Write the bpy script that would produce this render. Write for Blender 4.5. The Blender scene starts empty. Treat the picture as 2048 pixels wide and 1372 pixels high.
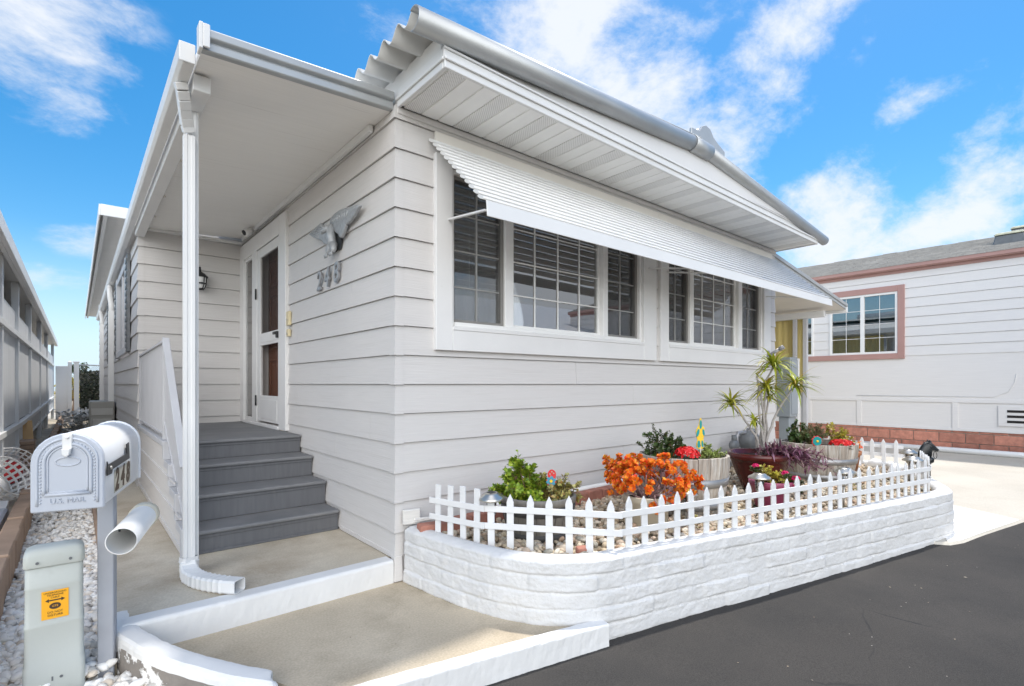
import bpy, bmesh, math, random
from mathutils import Vector, Matrix, noise as mnoise, Euler
R = math.radians
random.seed(7)
sc = bpy.context.scene
col = sc.collection

# ------------------------------------------------------------------ camera
cam = bpy.data.cameras.new('camera')
cam.sensor_width = 36.0
cam.lens = 1034.0 / 2048.0 * 36.0
cam.shift_y = 0.040
cam.clip_end = 2000
co = bpy.data.objects.new('camera', cam)
col.objects.link(co)
co.location = (-1.6466, -3.1637, 1.32)
co.rotation_euler = (R(90), 0, -math.atan2(0.64468, 0.76445))
sc.camera = co

# ------------------------------------------------------------------ light
SHEET = 19.0                                   # strength of the unseen cloud added behind the camera as fill
SUN_EL, SUN_AZ = 70.0, (0.95, 0.25)           # direction towards the sun (x, y)
sc.view_settings.view_transform = 'Standard'
sc.view_settings.look = 'None'
sc.view_settings.gamma = 1
sc.view_settings.exposure = 0.56
sun = bpy.data.lights.new('sun', 'SUN')
sun.energy = 2.7
sun.angle = R(2.5)
sun.color = (1.0, 0.955, 0.89)
so = bpy.data.objects.new('sun', sun)
col.objects.link(so)
ce = math.cos(R(SUN_EL))
n_ = math.hypot(*SUN_AZ)
sd = Vector((SUN_AZ[0] / n_ * ce, SUN_AZ[1] / n_ * ce, math.sin(R(SUN_EL))))
so.rotation_euler = sd.to_track_quat('Z', 'Y').to_euler()

w = bpy.data.worlds.new('World')
sc.world = w
w.use_nodes = True
nt = w.node_tree
nt.nodes.clear()
def N(t, **k):
    n = nt.nodes.new(t)
    for a, b in k.items():
        setattr(n, a, b)
    return n
L = lambda a, b: nt.links.new(a, b)
out = N('ShaderNodeOutputWorld')
bg = N('ShaderNodeBackground')
bg.inputs['Strength'].default_value = 0.15
L(bg.outputs[0], out.inputs[0])
sky = N('ShaderNodeTexSky', sky_type='NISHITA', sun_disc=False)
sky.sun_elevation = R(SUN_EL)
sky.sun_rotation = math.atan2(SUN_AZ[0], SUN_AZ[1])
sky.altitude = 20
sky.air_density = 1.0
sky.dust_density = 0.6
sky.ozone_density = 2.0
tc = N('ShaderNodeTexCoord')
hs = N('ShaderNodeHueSaturation')
hs.inputs['Hue'].default_value = 0.492
hs.inputs['Saturation'].default_value = 1.44
hs.inputs['Value'].default_value = 0.84
L(sky.outputs[0], hs.inputs['Color'])
# wispy cloud field: soft banks anchored in the sky, broken up by warped noise
def vmap(loc, rot, scl, typ):
    m = N('ShaderNodeMapping', vector_type=typ)
    m.inputs['Location'].default_value = loc
    m.inputs['Rotation'].default_value = rot
    m.inputs['Scale'].default_value = scl
    L(tc.outputs['Generated'], m.inputs['Vector'])
    return m
def math_(op, a, b=None, clamp=False):
    m = N('ShaderNodeMath', operation=op, use_clamp=clamp)
    for i, v in enumerate((a, b)):
        if v is None: continue
        if isinstance(v, (int, float)): m.inputs[i].default_value = v
        else: L(v, m.inputs[i])
    return m.outputs[0]
CAMR, CAMU = Vector((0.764, -0.645, 0)), Vector((0, 0, 1))
def bank(c, along, a, b, amp):
    """one bank of cloud round sky direction c; along = its long direction as (right, up)"""
    c = Vector(c).normalized()
    r = Vector((c.y, -c.x, 0)).normalized()
    u = r.cross(c)
    s = (r * along[0] + u * along[1]).normalized()
    t = c.cross(s).normalized()
    rot = Matrix((s, t, c)).transposed().to_euler()
    m = vmap(c, rot, (a, b, 0.6), 'TEXTURE')
    ln = N('ShaderNodeVectorMath', operation='LENGTH')
    L(m.outputs[0], ln.inputs[0])
    mr = N('ShaderNodeMapRange', interpolation_type='SMOOTHSTEP')
    mr.inputs['From Min'].default_value = 1.0
    mr.inputs['From Max'].default_value = 0.0
    mr.inputs['To Max'].default_value = amp
    L(ln.outputs['Value'], mr.inputs[0])
    return mr.outputs[0]
banks = [bank((-0.055, 0.895, 0.455), (1, -0.25), 0.215, 0.17, 1.25),
         bank((0.63, 0.57, 0.54), (0.75, -0.66), 0.40, 0.25, 1.3),
         bank((0.76, 0.50, 0.41), (0.6, -0.8), 0.28, 0.20, 1.25),
         bank((0.80, 0.31, 0.51), (0.75, 0.66), 0.42, 0.13, 1.1),
         bank((0.83, 0.40, 0.40), (0.65, 0.76), 0.26, 0.12, 0.8),
         bank((0.72, 0.42, 0.57), (0.9, 0.4), 0.30, 0.11, 0.8),
         bank((0.901, 0.185, 0.393), (1, 0.25), 0.13, 0.065, 0.95),
         bank((0.957, 0.12, 0.255), (0.9, 0.42), 0.28, 0.13, 1.35),
         bank((0.94, 0.06, 0.34), (0.7, 0.7), 0.20, 0.13, 0.95),
         bank((0.921, 0.30, 0.235), (0.5, 0.85), 0.23, 0.15, 1.35),
         bank((0.90, 0.36, 0.13), (1, 0), 0.50, 0.15, 1.0),
         bank((0.384, 0.742, 0.55), (1, -0.3), 0.12, 0.06, 0.6),
         bank((0.013, 0.976, 0.217), (1, 0.1), 0.10, 0.05, 0.62),
         bank((0.75, -0.62, 0.20), (1, 0), 0.8, 0.5, 1.6),  # out-of-view bank added to whiten the window reflections
         bank((-0.049, 0.988, 0.149), (1, 0.0), 0.12, 0.04, 0.62)]
tot = banks[0]
for b_ in banks[1:]:
    tot = math_('MAXIMUM', tot, b_)
wn = N('ShaderNodeTexNoise')
wn.inputs['Scale'].default_value = 3.0
wn.inputs['Detail'].default_value = 3
L(tc.outputs['Generated'], wn.inputs['Vector'])
mixv = N('ShaderNodeMix', data_type='RGBA')
mixv.inputs[0].default_value = 0.14
vm = vmap((0.3, 0.1, 0.7), (0.0, R(-35), R(40)), (1.0, 1.7, 2.2), 'POINT')
L(vm.outputs[0], mixv.inputs[6]); L(wn.outputs['Color'], mixv.inputs[7])
cn = N('ShaderNodeTexNoise')
cn.inputs['Scale'].default_value = 6.5
cn.inputs['Detail'].default_value = 9
cn.inputs['Roughness'].default_value = 0.64
L(mixv.outputs[2], cn.inputs['Vector'])
nn = math_('MULTIPLY', math_('SUBTRACT', cn.outputs['Fac'], 0.5), 3.0)
dens = math_('ADD', math_('SUBTRACT', tot, 0.36), nn)
cr = N('ShaderNodeMapRange', interpolation_type='SMOOTHSTEP')
cr.inputs['From Min'].default_value = -0.02
cr.inputs['From Max'].default_value = 1.05
L(dens, cr.inputs[0])
gate = N('ShaderNodeMapRange', interpolation_type='SMOOTHSTEP')
gate.inputs['From Min'].default_value = 0.0
gate.inputs['From Max'].default_value = 0.35
L(tot, gate.inputs[0])
dn = math_('MULTIPLY', math_('MULTIPLY', cr.outputs[0], gate.outputs[0]), 0.92)
sep = N('ShaderNodeSeparateXYZ'); L(tc.outputs['Generated'], sep.inputs[0])
hz = N('ShaderNodeMapRange', interpolation_type='SMOOTHSTEP')
hz.inputs['From Min'].default_value = -0.02; hz.inputs['From Max'].default_value = 0.24
hz.inputs['To Min'].default_value = 0.9; hz.inputs['To Max'].default_value = 0.0
L(sep.outputs['Z'], hz.inputs[0])
hmix = N('ShaderNodeMix', data_type='RGBA')
L(hz.outputs[0], hmix.inputs[0]); L(hs.outputs[0], hmix.inputs[6]); hmix.inputs[7].default_value = (3.3, 4.3, 5.2, 1)
cmix = N('ShaderNodeMix', data_type='RGBA')
L(dn, cmix.inputs[0]); L(hmix.outputs[2], cmix.inputs[6])
cmix.inputs[7].default_value = (4.35, 4.5, 4.75, 1)
# unseen bright cloud added as fill light, behind and above the camera
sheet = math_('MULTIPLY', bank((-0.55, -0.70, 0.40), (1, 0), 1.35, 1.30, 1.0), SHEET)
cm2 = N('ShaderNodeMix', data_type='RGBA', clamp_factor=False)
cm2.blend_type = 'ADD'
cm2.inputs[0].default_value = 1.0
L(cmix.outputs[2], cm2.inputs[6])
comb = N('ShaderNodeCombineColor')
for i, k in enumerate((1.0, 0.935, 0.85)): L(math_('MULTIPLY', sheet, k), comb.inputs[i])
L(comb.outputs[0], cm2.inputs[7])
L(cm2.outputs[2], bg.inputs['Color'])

# ------------------------------------------------------------------ materials
def mat(name, c, rough=0.6, var=0.08, scale=6.0, bump=0.0, bscale=80.0, metal=0.0, c2=None, stretch=None,
        stain=None, stain_scale=2.5, stain_lo=0.55, stain_hi=0.75, island=0.0, spec=0.5, detail=4, sub=0.0, grain=None):
    m = bpy.data.materials.new(name)
    m.use_nodes = True
    t = m.node_tree
    p = t.nodes['Principled BSDF']
    p.inputs['Roughness'].default_value = rough
    p.inputs['Metallic'].default_value = metal
    p.inputs['Specular IOR Level'].default_value = spec
    tcn = t.nodes.new('ShaderNodeTexCoord')
    vec = tcn.outputs['Object']
    svec = vec
    if stretch:
        mp = t.nodes.new('ShaderNodeMapping')
        mp.inputs['Scale'].default_value = stretch
        t.links.new(vec, mp.inputs[0])
        svec = mp.outputs[0]
    nz = t.nodes.new('ShaderNodeTexNoise')
    nz.inputs['Scale'].default_value = scale
    nz.inputs['Detail'].default_value = detail
    t.links.new(svec, nz.inputs['Vector'])
    mx = t.nodes.new('ShaderNodeMix'); mx.data_type = 'RGBA'
    c = tuple(c); c2 = tuple(c2) if c2 else tuple(min(1, x * (1 + var)) for x in c)
    ca = c if c2 and var == 0 else tuple(x * (1 - var) for x in c)
    mx.inputs[6].default_value = (*ca, 1); mx.inputs[7].default_value = (*c2, 1)
    rr = t.nodes.new('ShaderNodeMapRange')
    rr.inputs['From Min'].default_value = 0.3; rr.inputs['From Max'].default_value = 0.7
    t.links.new(nz.outputs['Fac'], rr.inputs[0]); t.links.new(rr.outputs[0], mx.inputs[0])
    cur = mx.outputs[2]
    if stain:
        n2 = t.nodes.new('ShaderNodeTexNoise')
        n2.inputs['Scale'].default_value = stain_scale
        n2.inputs['Detail'].default_value = 7
        n2.inputs['Roughness'].default_value = 0.65
        t.links.new(svec if stretch else vec, n2.inputs['Vector'])
        r2 = t.nodes.new('ShaderNodeMapRange')
        r2.inputs['From Min'].default_value = stain_lo; r2.inputs['From Max'].default_value = stain_hi
        t.links.new(n2.outputs['Fac'], r2.inputs[0])
        m2 = t.nodes.new('ShaderNodeMix'); m2.data_type = 'RGBA'
        t.links.new(r2.outputs[0], m2.inputs[0]); t.links.new(cur, m2.inputs[6])
        m2.inputs[7].default_value = (*stain, 1)
        cur = m2.outputs[2]
    if island:
        g = t.nodes.new('ShaderNodeNewGeometry')
        h = t.nodes.new('ShaderNodeHueSaturation')
        mr = t.nodes.new('ShaderNodeMapRange')
        mr.inputs['To Min'].default_value = 1 - island; mr.inputs['To Max'].default_value = 1 + island
        t.links.new(g.outputs['Random Per Island'], mr.inputs[0])
        t.links.new(mr.outputs[0], h.inputs['Value']); t.links.new(cur, h.inputs['Color'])
        cur = h.outputs[0]
    if grain:
        gn = t.nodes.new('ShaderNodeTexNoise'); gn.inputs['Scale'].default_value = grain[0]; gn.inputs['Detail'].default_value = 3
        t.links.new(vec, gn.inputs['Vector'])
        gr = t.nodes.new('ShaderNodeMapRange'); gr.inputs['From Min'].default_value = 0.3; gr.inputs['From Max'].default_value = 0.7
        gr.inputs['To Min'].default_value = 1 - grain[1]; gr.inputs['To Max'].default_value = 1 + grain[1]
        gh = t.nodes.new('ShaderNodeHueSaturation'); t.links.new(gn.outputs['Fac'], gr.inputs[0]); t.links.new(gr.outputs[0], gh.inputs['Value'])
        t.links.new(cur, gh.inputs['Color']); cur = gh.outputs[0]
    t.links.new(cur, p.inputs['Base Color'])
    if bump:
        bn = t.nodes.new('ShaderNodeTexNoise')
        bn.inputs['Scale'].default_value = bscale
        bn.inputs['Detail'].default_value = 5
        t.links.new(svec, bn.inputs['Vector'])
        bp = t.nodes.new('ShaderNodeBump')
        bp.inputs['Strength'].default_value = bump
        bp.inputs['Distance'].default_value = 0.01
        t.links.new(bn.outputs['Fac'], bp.inputs['Height'])
        t.links.new(bp.outputs[0], p.inputs['Normal'])
    if sub:
        p.inputs['Subsurface Weight'].default_value = 0
    return m

def ramp_mat(name, cols, rough=0.5, trans=0.0, bump=0.0, noise_w=0.0, nscale=30):
    """colour picked per loose piece (stone, leaf) from a ramp"""
    m = bpy.data.materials.new(name)
    m.use_nodes = True
    t = m.node_tree
    p = t.nodes['Principled BSDF']
    p.inputs['Roughness'].default_value = rough
    g = t.nodes.new('ShaderNodeNewGeometry')
    r = t.nodes.new('ShaderNodeValToRGB')
    e = r.color_ramp.elements
    n = len(cols)
    while len(e) < n: e.new(0.5)
    for i, c in enumerate(cols):
        e[i].position = i / max(1, n - 1); e[i].color = (*c, 1)
    fac = g.outputs['Random Per Island']
    if noise_w:
        tcn = t.nodes.new('ShaderNodeTexCoord')
        nz = t.nodes.new('ShaderNodeTexNoise'); nz.inputs['Scale'].default_value = nscale
        t.links.new(tcn.outputs['Object'], nz.inputs['Vector'])
        a = t.nodes.new('ShaderNodeMath'); a.operation = 'MULTIPLY_ADD'
        t.links.new(nz.outputs['Fac'], a.inputs[0]); a.inputs[1].default_value = noise_w
        s = t.nodes.new('ShaderNodeMath'); s.operation = 'SUBTRACT'
        t.links.new(fac, s.inputs[0]); s.inputs[1].default_value = noise_w * 0.5
        t.links.new(s.outputs[0], a.inputs[2])
        fac = a.outputs[0]
    t.links.new(fac, r.inputs[0])
    t.links.new(r.outputs[0], p.inputs['Base Color'])
    if trans:
        tr = t.nodes.new('ShaderNodeBsdfTranslucent')
        t.links.new(r.outputs[0], tr.inputs['Color'])
        mx = t.nodes.new('ShaderNodeMixShader'); mx.inputs[0].default_value = trans
        o = t.nodes['Material Output']
        t.links.new(p.outputs[0], mx.inputs[1]); t.links.new(tr.outputs[0], mx.inputs[2])
        t.links.new(mx.outputs[0], o.inputs['Surface'])
    return m

def glass_mat(name, tint=(1, 1, 1), ior=1.5, refl=1.0, lo=0.06):
    m = bpy.data.materials.new(name)
    m.use_nodes = True
    t = m.node_tree
    t.nodes.remove(t.nodes['Principled BSDF'])
    o = t.nodes['Material Output']
    a = t.nodes.new('ShaderNodeBsdfTransparent'); a.inputs[0].default_value = (*tint, 1)
    b = t.nodes.new('ShaderNodeBsdfGlossy'); b.inputs['Roughness'].default_value = 0.012
    b.inputs[0].default_value = (refl, refl, refl, 1)
    f = t.nodes.new('ShaderNodeFresnel'); f.inputs[0].default_value = ior
    mr = t.nodes.new('ShaderNodeMapRange')
    mr.inputs['To Min'].default_value = lo; mr.inputs['To Max'].default_value = 1.0
    t.links.new(f.outputs[0], mr.inputs[0])
    tcn = t.nodes.new('ShaderNodeTexCoord')
    nz = t.nodes.new('ShaderNodeTexNoise'); nz.inputs['Scale'].default_value = 1.3
    t.links.new(tcn.outputs['Object'], nz.inputs['Vector'])
    bp = t.nodes.new('ShaderNodeBump'); bp.inputs['Strength'].default_value = 0.03; bp.inputs['Distance'].default_value = 0.05
    t.links.new(nz.outputs['Fac'], bp.inputs['Height']); t.links.new(bp.outputs[0], b.inputs['Normal'])
    mx = t.nodes.new('ShaderNodeMixShader')
    t.links.new(mr.outputs[0], mx.inputs[0]); t.links.new(a.outputs[0], mx.inputs[1]); t.links.new(b.outputs[0], mx.inputs[2])
    t.links.new(mx.outputs[0], o.inputs['Surface'])
    return m

def screen_mat(name, c, alpha):
    m = bpy.data.materials.new(name)
    m.use_nodes = True
    t = m.node_tree
    p = t.nodes['Principled BSDF']
    p.inputs['Base Color'].default_value = (*c, 1)
    p.inputs['Roughness'].default_value = 0.7
    tcn = t.nodes.new('ShaderNodeTexCoord')
    nz = t.nodes.new('ShaderNodeTexNoise'); nz.inputs['Scale'].default_value = 5
    t.links.new(tcn.outputs['Object'], nz.inputs['Vector'])
    mr = t.nodes.new('ShaderNodeMapRange')
    mr.inputs['To Min'].default_value = alpha - 0.06; mr.inputs['To Max'].default_value = alpha + 0.06
    t.links.new(nz.outputs['Fac'], mr.inputs[0]); t.links.new(mr.outputs[0], p.inputs['Alpha'])
    return m

WHITE = (0.73, 0.72, 0.705)
M = {}
M['siding'] = mat('siding_paint', (0.61, 0.588, 0.568), 0.62, 0.03, 1.2, 0.2, 1.0, stretch=(4, 4, 150), stain=(0.54, 0.515, 0.49), stain_scale=0.35, stain_lo=0.52, stain_hi=0.85)
M['trim'] = mat('white_trim_paint', WHITE, 0.5, 0.03, 3, 0.05, 60, stain=(0.62, 0.60, 0.57), stain_scale=5, stain_lo=0.66, stain_hi=0.8)
M['cream'] = mat('cream_trim_paint', (0.76, 0.72, 0.66), 0.55, 0.04, 4, 0.04, 40)
M['ceiling'] = mat('painted_metal_ceiling', (0.92, 0.90, 0.86), 0.6, 0.03, 1.0, 0.06, 1.0, stretch=(2, 120, 2), stain=(0.60, 0.57, 0.52), stain_scale=0.4, stain_lo=0.62, stain_hi=0.85)
M['alum'] = mat('galvanised_trim_metal', (0.43, 0.445, 0.45), 0.38, 0.06, 5, 0.04, 40, metal=0.35)
M['alumwhite'] = mat('white_enamel_metal', (0.75, 0.745, 0.73), 0.4, 0.03, 3, 0.03, 30, stain=(0.6, 0.58, 0.54), stain_scale=6, stain_lo=0.66, stain_hi=0.8)
M['soffitwhite'] = mat('soffit_white_enamel', (0.90, 0.89, 0.865), 0.45, 0.03, 3, 0.03, 30)
M['roofmetal'] = mat('weathered_roof_metal', (0.60, 0.60, 0.58), 0.5, 0.08, 5, 0.03, 40, stain=(0.38, 0.37, 0.34), stain_scale=3, stain_lo=0.6, stain_hi=0.85)
M['vinyl'] = mat('white_vinyl', (0.80, 0.79, 0.77), 0.42, 0.02, 4)
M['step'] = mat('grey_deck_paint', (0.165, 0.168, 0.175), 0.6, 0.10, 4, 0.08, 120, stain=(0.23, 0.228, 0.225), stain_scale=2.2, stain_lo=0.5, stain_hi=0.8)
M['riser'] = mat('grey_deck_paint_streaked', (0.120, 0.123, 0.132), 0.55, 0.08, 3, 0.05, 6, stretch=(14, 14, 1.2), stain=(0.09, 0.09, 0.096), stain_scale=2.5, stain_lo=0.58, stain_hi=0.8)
M['railgrey'] = mat('grey_painted_metal', (0.50, 0.50, 0.515), 0.5, 0.04, 4)
M['black'] = mat('black_metal', (0.02, 0.021, 0.023), 0.45, 0.2, 10, 0.05, 80)
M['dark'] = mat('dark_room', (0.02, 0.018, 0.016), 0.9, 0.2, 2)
M['blind'] = mat('blind_slat', (0.55, 0.54, 0.50), 0.5, 0.05, 3, island=0.25)
M['sashdark'] = mat('bronze_screen_frame', (0.22, 0.21, 0.195), 0.45, 0.05, 4)
M['glass'] = glass_mat('window_glass', (0.85, 0.86, 0.85), lo=0.21)
M['glass2'] = glass_mat('neighbour_window_glass', (0.5, 0.6, 0.62), lo=0.20)
M['screen'] = screen_mat('insect_screen', (0.05, 0.05, 0.05), 0.38)
M['doorscreen2'] = screen_mat('upper_door_screen', (0.025, 0.022, 0.02), 0.5)
M['doorscreen'] = screen_mat('door_screen', (0.03, 0.02, 0.015), 0.22)
M['wood'] = mat('brown_stained_door', (0.17, 0.06, 0.028), 0.42, 0.25, 3, 0.05, 8, stretch=(12, 12, 1))
M['conc'] = mat('aged_concrete', (0.53, 0.465, 0.36), 0.85, 0.12, 1.6, 0.15, 130, c2=(0.61, 0.545, 0.44), stain=(0.34, 0.27, 0.19), stain_scale=1.3, stain_lo=0.46, stain_hi=0.72, grain=(90, .10))
M['conc2'] = mat('walk_concrete', (0.52, 0.435, 0.315), 0.85, 0.12, 1.3, 0.15, 130, c2=(0.61, 0.52, 0.39), stain=(0.37, 0.305, 0.215), stain_scale=1.8, stain_lo=0.46, stain_hi=0.70, grain=(90, .12))
M['conc3'] = mat('driveway_concrete', (0.50, 0.465, 0.40), 0.85, 0.08, 0.7, 0.12, 130, stain=(0.44, 0.40, 0.335), stain_scale=1.0, stain_lo=0.45, stain_hi=0.75, grain=(70, .08))
M['conc4'] = mat('new_white_concrete', (0.80, 0.78, 0.74), 0.85, 0.04, 2.5, 0.1, 130)
M['asphalt'] = mat('seal_coated_asphalt', (0.047, 0.043, 0.039), 0.85, 0.14, 0.5, 0.3, 260, c2=(0.061, 0.056, 0.051), stain=(0.033, 0.032, 0.031), stain_scale=0.7, stain_lo=0.44, stain_hi=0.70, spec=0.25, grain=(150, 0.22))
def cracks(m, scale, width, c, keep):
    t = m.node_tree; p = t.nodes['Principled BSDF']
    tcn = t.nodes.new('ShaderNodeTexCoord')
    nz = t.nodes.new('ShaderNodeTexNoise'); nz.inputs['Scale'].default_value = 2.2; nz.inputs['Detail'].default_value = 6
    mx = t.nodes.new('ShaderNodeMix'); mx.data_type = 'RGBA'; mx.inputs[0].default_value = 0.16
    t.links.new(tcn.outputs['Object'], nz.inputs['Vector']); t.links.new(tcn.outputs['Object'], mx.inputs[6]); t.links.new(nz.outputs['Color'], mx.inputs[7])
    v = t.nodes.new('ShaderNodeTexVoronoi'); v.feature = 'DISTANCE_TO_EDGE'; v.inputs['Scale'].default_value = scale
    t.links.new(mx.outputs[2], v.inputs['Vector'])
    mr = t.nodes.new('ShaderNodeMapRange'); mr.inputs['From Min'].default_value = width; mr.inputs['From Max'].default_value = width * 0.3
    t.links.new(v.outputs['Distance'], mr.inputs[0])
    n2 = t.nodes.new('ShaderNodeTexNoise'); n2.inputs['Scale'].default_value = 1.1; t.links.new(tcn.outputs['Object'], n2.inputs['Vector'])
    m2 = t.nodes.new('ShaderNodeMapRange'); m2.inputs['From Min'].default_value = keep; m2.inputs['From Max'].default_value = keep + 0.12
    t.links.new(n2.outputs['Fac'], m2.inputs[0])
    mu = t.nodes.new('ShaderNodeMath'); mu.operation = 'MULTIPLY'; t.links.new(mr.outputs[0], mu.inputs[0]); t.links.new(m2.outputs[0], mu.inputs[1])
    mc = t.nodes.new('ShaderNodeMix'); mc.data_type = 'RGBA'; src = p.inputs['Base Color'].links[0].from_socket
    t.links.new(mu.outputs[0], mc.inputs[0]); t.links.new(src, mc.inputs[6]); mc.inputs[7].default_value = (*c, 1)
    t.links.new(mc.outputs[2], p.inputs['Base Color'])
cracks(M['asphalt'], 0.8, 0.005, (0.026, 0.026, 0.026), 0.56)
M['kerb'] = mat('white_kerb_paint', (0.72, 0.715, 0.70), 0.6, 0.04, 5, 0.18, 40, stain=(0.36, 0.33, 0.29), stain_scale=7, stain_lo=0.72, stain_hi=0.78)
M['slump'] = mat('white_painted_slump_block', (0.64, 0.635, 0.625), 0.62, 0.05, 6, 0.6, 45, stain=(0.30, 0.29, 0.26), stain_scale=22, stain_lo=0.72, stain_hi=0.77)
M['brick'] = mat('red_clay_brick', (0.44, 0.19, 0.135), 0.8, 0.2, 14, 0.25, 60, stain=(0.5, 0.36, 0.30), stain_scale=20, stain_lo=0.62, stain_hi=0.75, island=0.25)
M['mortar'] = mat('grey_mortar', (0.33, 0.29, 0.25), 0.9, 0.1, 20, 0.2, 90)
M['soil'] = mat('potting_soil', (0.035, 0.026, 0.018), 0.95, 0.3, 30, 0.5, 60)
M['bed'] = mat('bed_earth', (0.25, 0.21, 0.15), 0.95, 0.2, 12, 0.3, 60)
M['stone'] = ramp_mat('tan_river_gravel', [(0.27, 0.20, 0.13), (0.60, 0.50, 0.35), (0.42, 0.35, 0.26), (0.72, 0.62, 0.47), (0.50, 0.34, 0.23), (0.75, 0.68, 0.56), (0.34, 0.32, 0.26), (0.60, 0.45, 0.33)], 0.75, noise_w=0.12)
M['stonewhite'] = ramp_mat('white_gravel', [(0.72, 0.69, 0.64), (0.87, 0.86, 0.83), (0.82, 0.78, 0.71), (0.88, 0.87, 0.84), (0.72, 0.61, 0.48), (0.86, 0.83, 0.78), (0.50, 0.47, 0.42), (0.88, 0.86, 0.82)], 0.7, noise_w=0.12)
M['mailmetal'] = mat('white_mailbox_paint', (0.80, 0.805, 0.81), 0.35, 0.02, 5, 0.02, 30, stain=(0.55, 0.40, 0.22), stain_scale=14, stain_lo=0.80, stain_hi=0.84)
M['mailface'] = mat('pale_blue_grey_paint', (0.48, 0.51, 0.565), 0.4, 0.03, 6)  # shaded look of the mailbox front painted in; also the tray's grey
M['post'] = mat('grey_steel_post', (0.33, 0.345, 0.38), 0.45, 0.08, 6, 0.05, 40)
M['pvc'] = mat('white_pvc', (0.80, 0.795, 0.78), 0.35, 0.03, 4, stain=(0.4, 0.38, 0.35), stain_scale=16, stain_lo=0.78, stain_hi=0.8)
M['pvccream'] = mat('cream_pvc', (0.74, 0.68, 0.54), 0.4, 0.03, 4)
M['pedestal'] = mat('pale_green_grey_plastic', (0.46, 0.485, 0.455), 0.5, 0.05, 4, 0.04, 60, stain=(0.37, 0.385, 0.35), stain_scale=4, stain_lo=0.55, stain_hi=0.8)
M['orange'] = mat('orange_label', (0.86, 0.40, 0.01), 0.5, 0.03, 4)
M['ink'] = mat('dark_ink', (0.05, 0.03, 0.015), 0.6, 0.1, 20)
M['greybarrel'] = mat('grey_resin_barrel', (0.20, 0.185, 0.16), 0.6, 0.2, 4, 0.15, 12, stretch=(9, 9, 1))
M['darkband'] = mat('dark_band', (0.075, 0.072, 0.07), 0.55, 0.15, 8)
M['barrelwood'] = mat('weathered_barrel_wood', (0.34, 0.29, 0.24), 0.8, 0.25, 4, 0.35, 14, stretch=(14, 14, 1.4), stain=(0.52, 0.50, 0.46), stain_scale=3, stain_lo=0.45, stain_hi=0.7, island=0.2)
M['hoop'] = mat('galvanised_hoop', (0.36, 0.36, 0.36), 0.45, 0.12, 8, 0.05, 40, metal=0.5)
M['redglaze'] = mat('dark_red_glaze', (0.045, 0.008, 0.008), 0.25, 0.3, 2, 0.0, c2=(0.11, 0.012, 0.008), stretch=(3, 3, 1))
M['pinkpot'] = mat('plum_plastic', (0.30, 0.055, 0.12), 0.4, 0.1, 5)
M['beige'] = mat('beige_pot', (0.56, 0.50, 0.38), 0.55, 0.05, 5)
M['terracotta'] = mat('terracotta', (0.42, 0.17, 0.08), 0.7, 0.15, 10)
M['jade1'] = ramp_mat('bright_green_leaf', [(0.09, 0.17, 0.015), (0.30, 0.42, 0.03), (0.18, 0.29, 0.025), (0.45, 0.50, 0.05), (0.22, 0.34, 0.03), (0.10, 0.20, 0.02)], 0.4, 0.15)
M['jade2'] = ramp_mat('yellow_green_leaf', [(0.38, 0.36, 0.08), (0.56, 0.48, 0.15), (0.20, 0.20, 0.05), (0.48, 0.45, 0.20), (0.35, 0.20, 0.06), (0.16, 0.18, 0.04)], 0.4, 0.15)
M['dkgreen'] = ramp_mat('dark_green_leaf', [(0.025, 0.05, 0.012), (0.06, 0.11, 0.025), (0.04, 0.08, 0.02), (0.10, 0.16, 0.04), (0.07, 0.06, 0.02)], 0.45, 0.12)
M['ltgreen'] = ramp_mat('light_green_leaf', [(0.14, 0.22, 0.04), (0.32, 0.38, 0.10), (0.22, 0.30, 0.06), (0.40, 0.44, 0.16), (0.18, 0.24, 0.05)], 0.45, 0.15)
M['fineleaf'] = ramp_mat('fine_grey_green_leaf', [(0.06, 0.08, 0.025), (0.14, 0.16, 0.05), (0.18, 0.18, 0.07), (0.09, 0.10, 0.035), (0.16, 0.11, 0.05)], 0.5, 0.1)
M['yellowleaf'] = ramp_mat('yellow_leaf', [(0.45, 0.42, 0.04), (0.55, 0.48, 0.10), (0.28, 0.32, 0.03), (0.42, 0.24, 0.04), (0.50, 0.45, 0.08)], 0.45, 0.15)
M['fire'] = ramp_mat('orange_red_leaf', [(0.88, 0.08, 0.03), (0.92, 0.34, 0.02), (0.85, 0.06, 0.03), (0.90, 0.42, 0.03), (0.75, 0.05, 0.02), (0.94, 0.22, 0.015), (0.70, 0.42, 0.04), (0.92, 0.13, 0.03)], 0.4, 0.2)
M['sheer'] = mat('sheer_white_curtain', (0.80, 0.79, 0.75), 0.8, 0.05, 3)
M['mauvestem'] = mat('mauve_stem', (0.26, 0.16, 0.16), 0.6, 0.2, 30)
M['stem'] = mat('brown_stem', (0.13, 0.075, 0.04), 0.7, 0.2, 30)
M['trunk'] = mat('grey_trunk', (0.36, 0.33, 0.30), 0.8, 0.15, 20, 0.3, 60, stretch=(1, 1, 6))
M['strap'] = ramp_mat('strap_leaf', [(0.22, 0.30, 0.02), (0.42, 0.44, 0.03), (0.30, 0.36, 0.03), (0.52, 0.46, 0.06), (0.14, 0.22, 0.02), (0.50, 0.34, 0.04)], 0.4, 0.15)
M['purple'] = ramp_mat('purple_leaf', [(0.10, 0.025, 0.06), (0.20, 0.06, 0.12), (0.30, 0.15, 0.20), (0.13, 0.035, 0.07), (0.34, 0.22, 0.20), (0.08, 0.02, 0.045)], 0.4, 0.1)
M['red'] = ramp_mat('red_petal', [(0.62, 0.0, 0.005), (0.78, 0.01, 0.01), (0.45, 0.0, 0.005), (0.70, 0.02, 0.015)], 0.5, 0.1)
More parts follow.
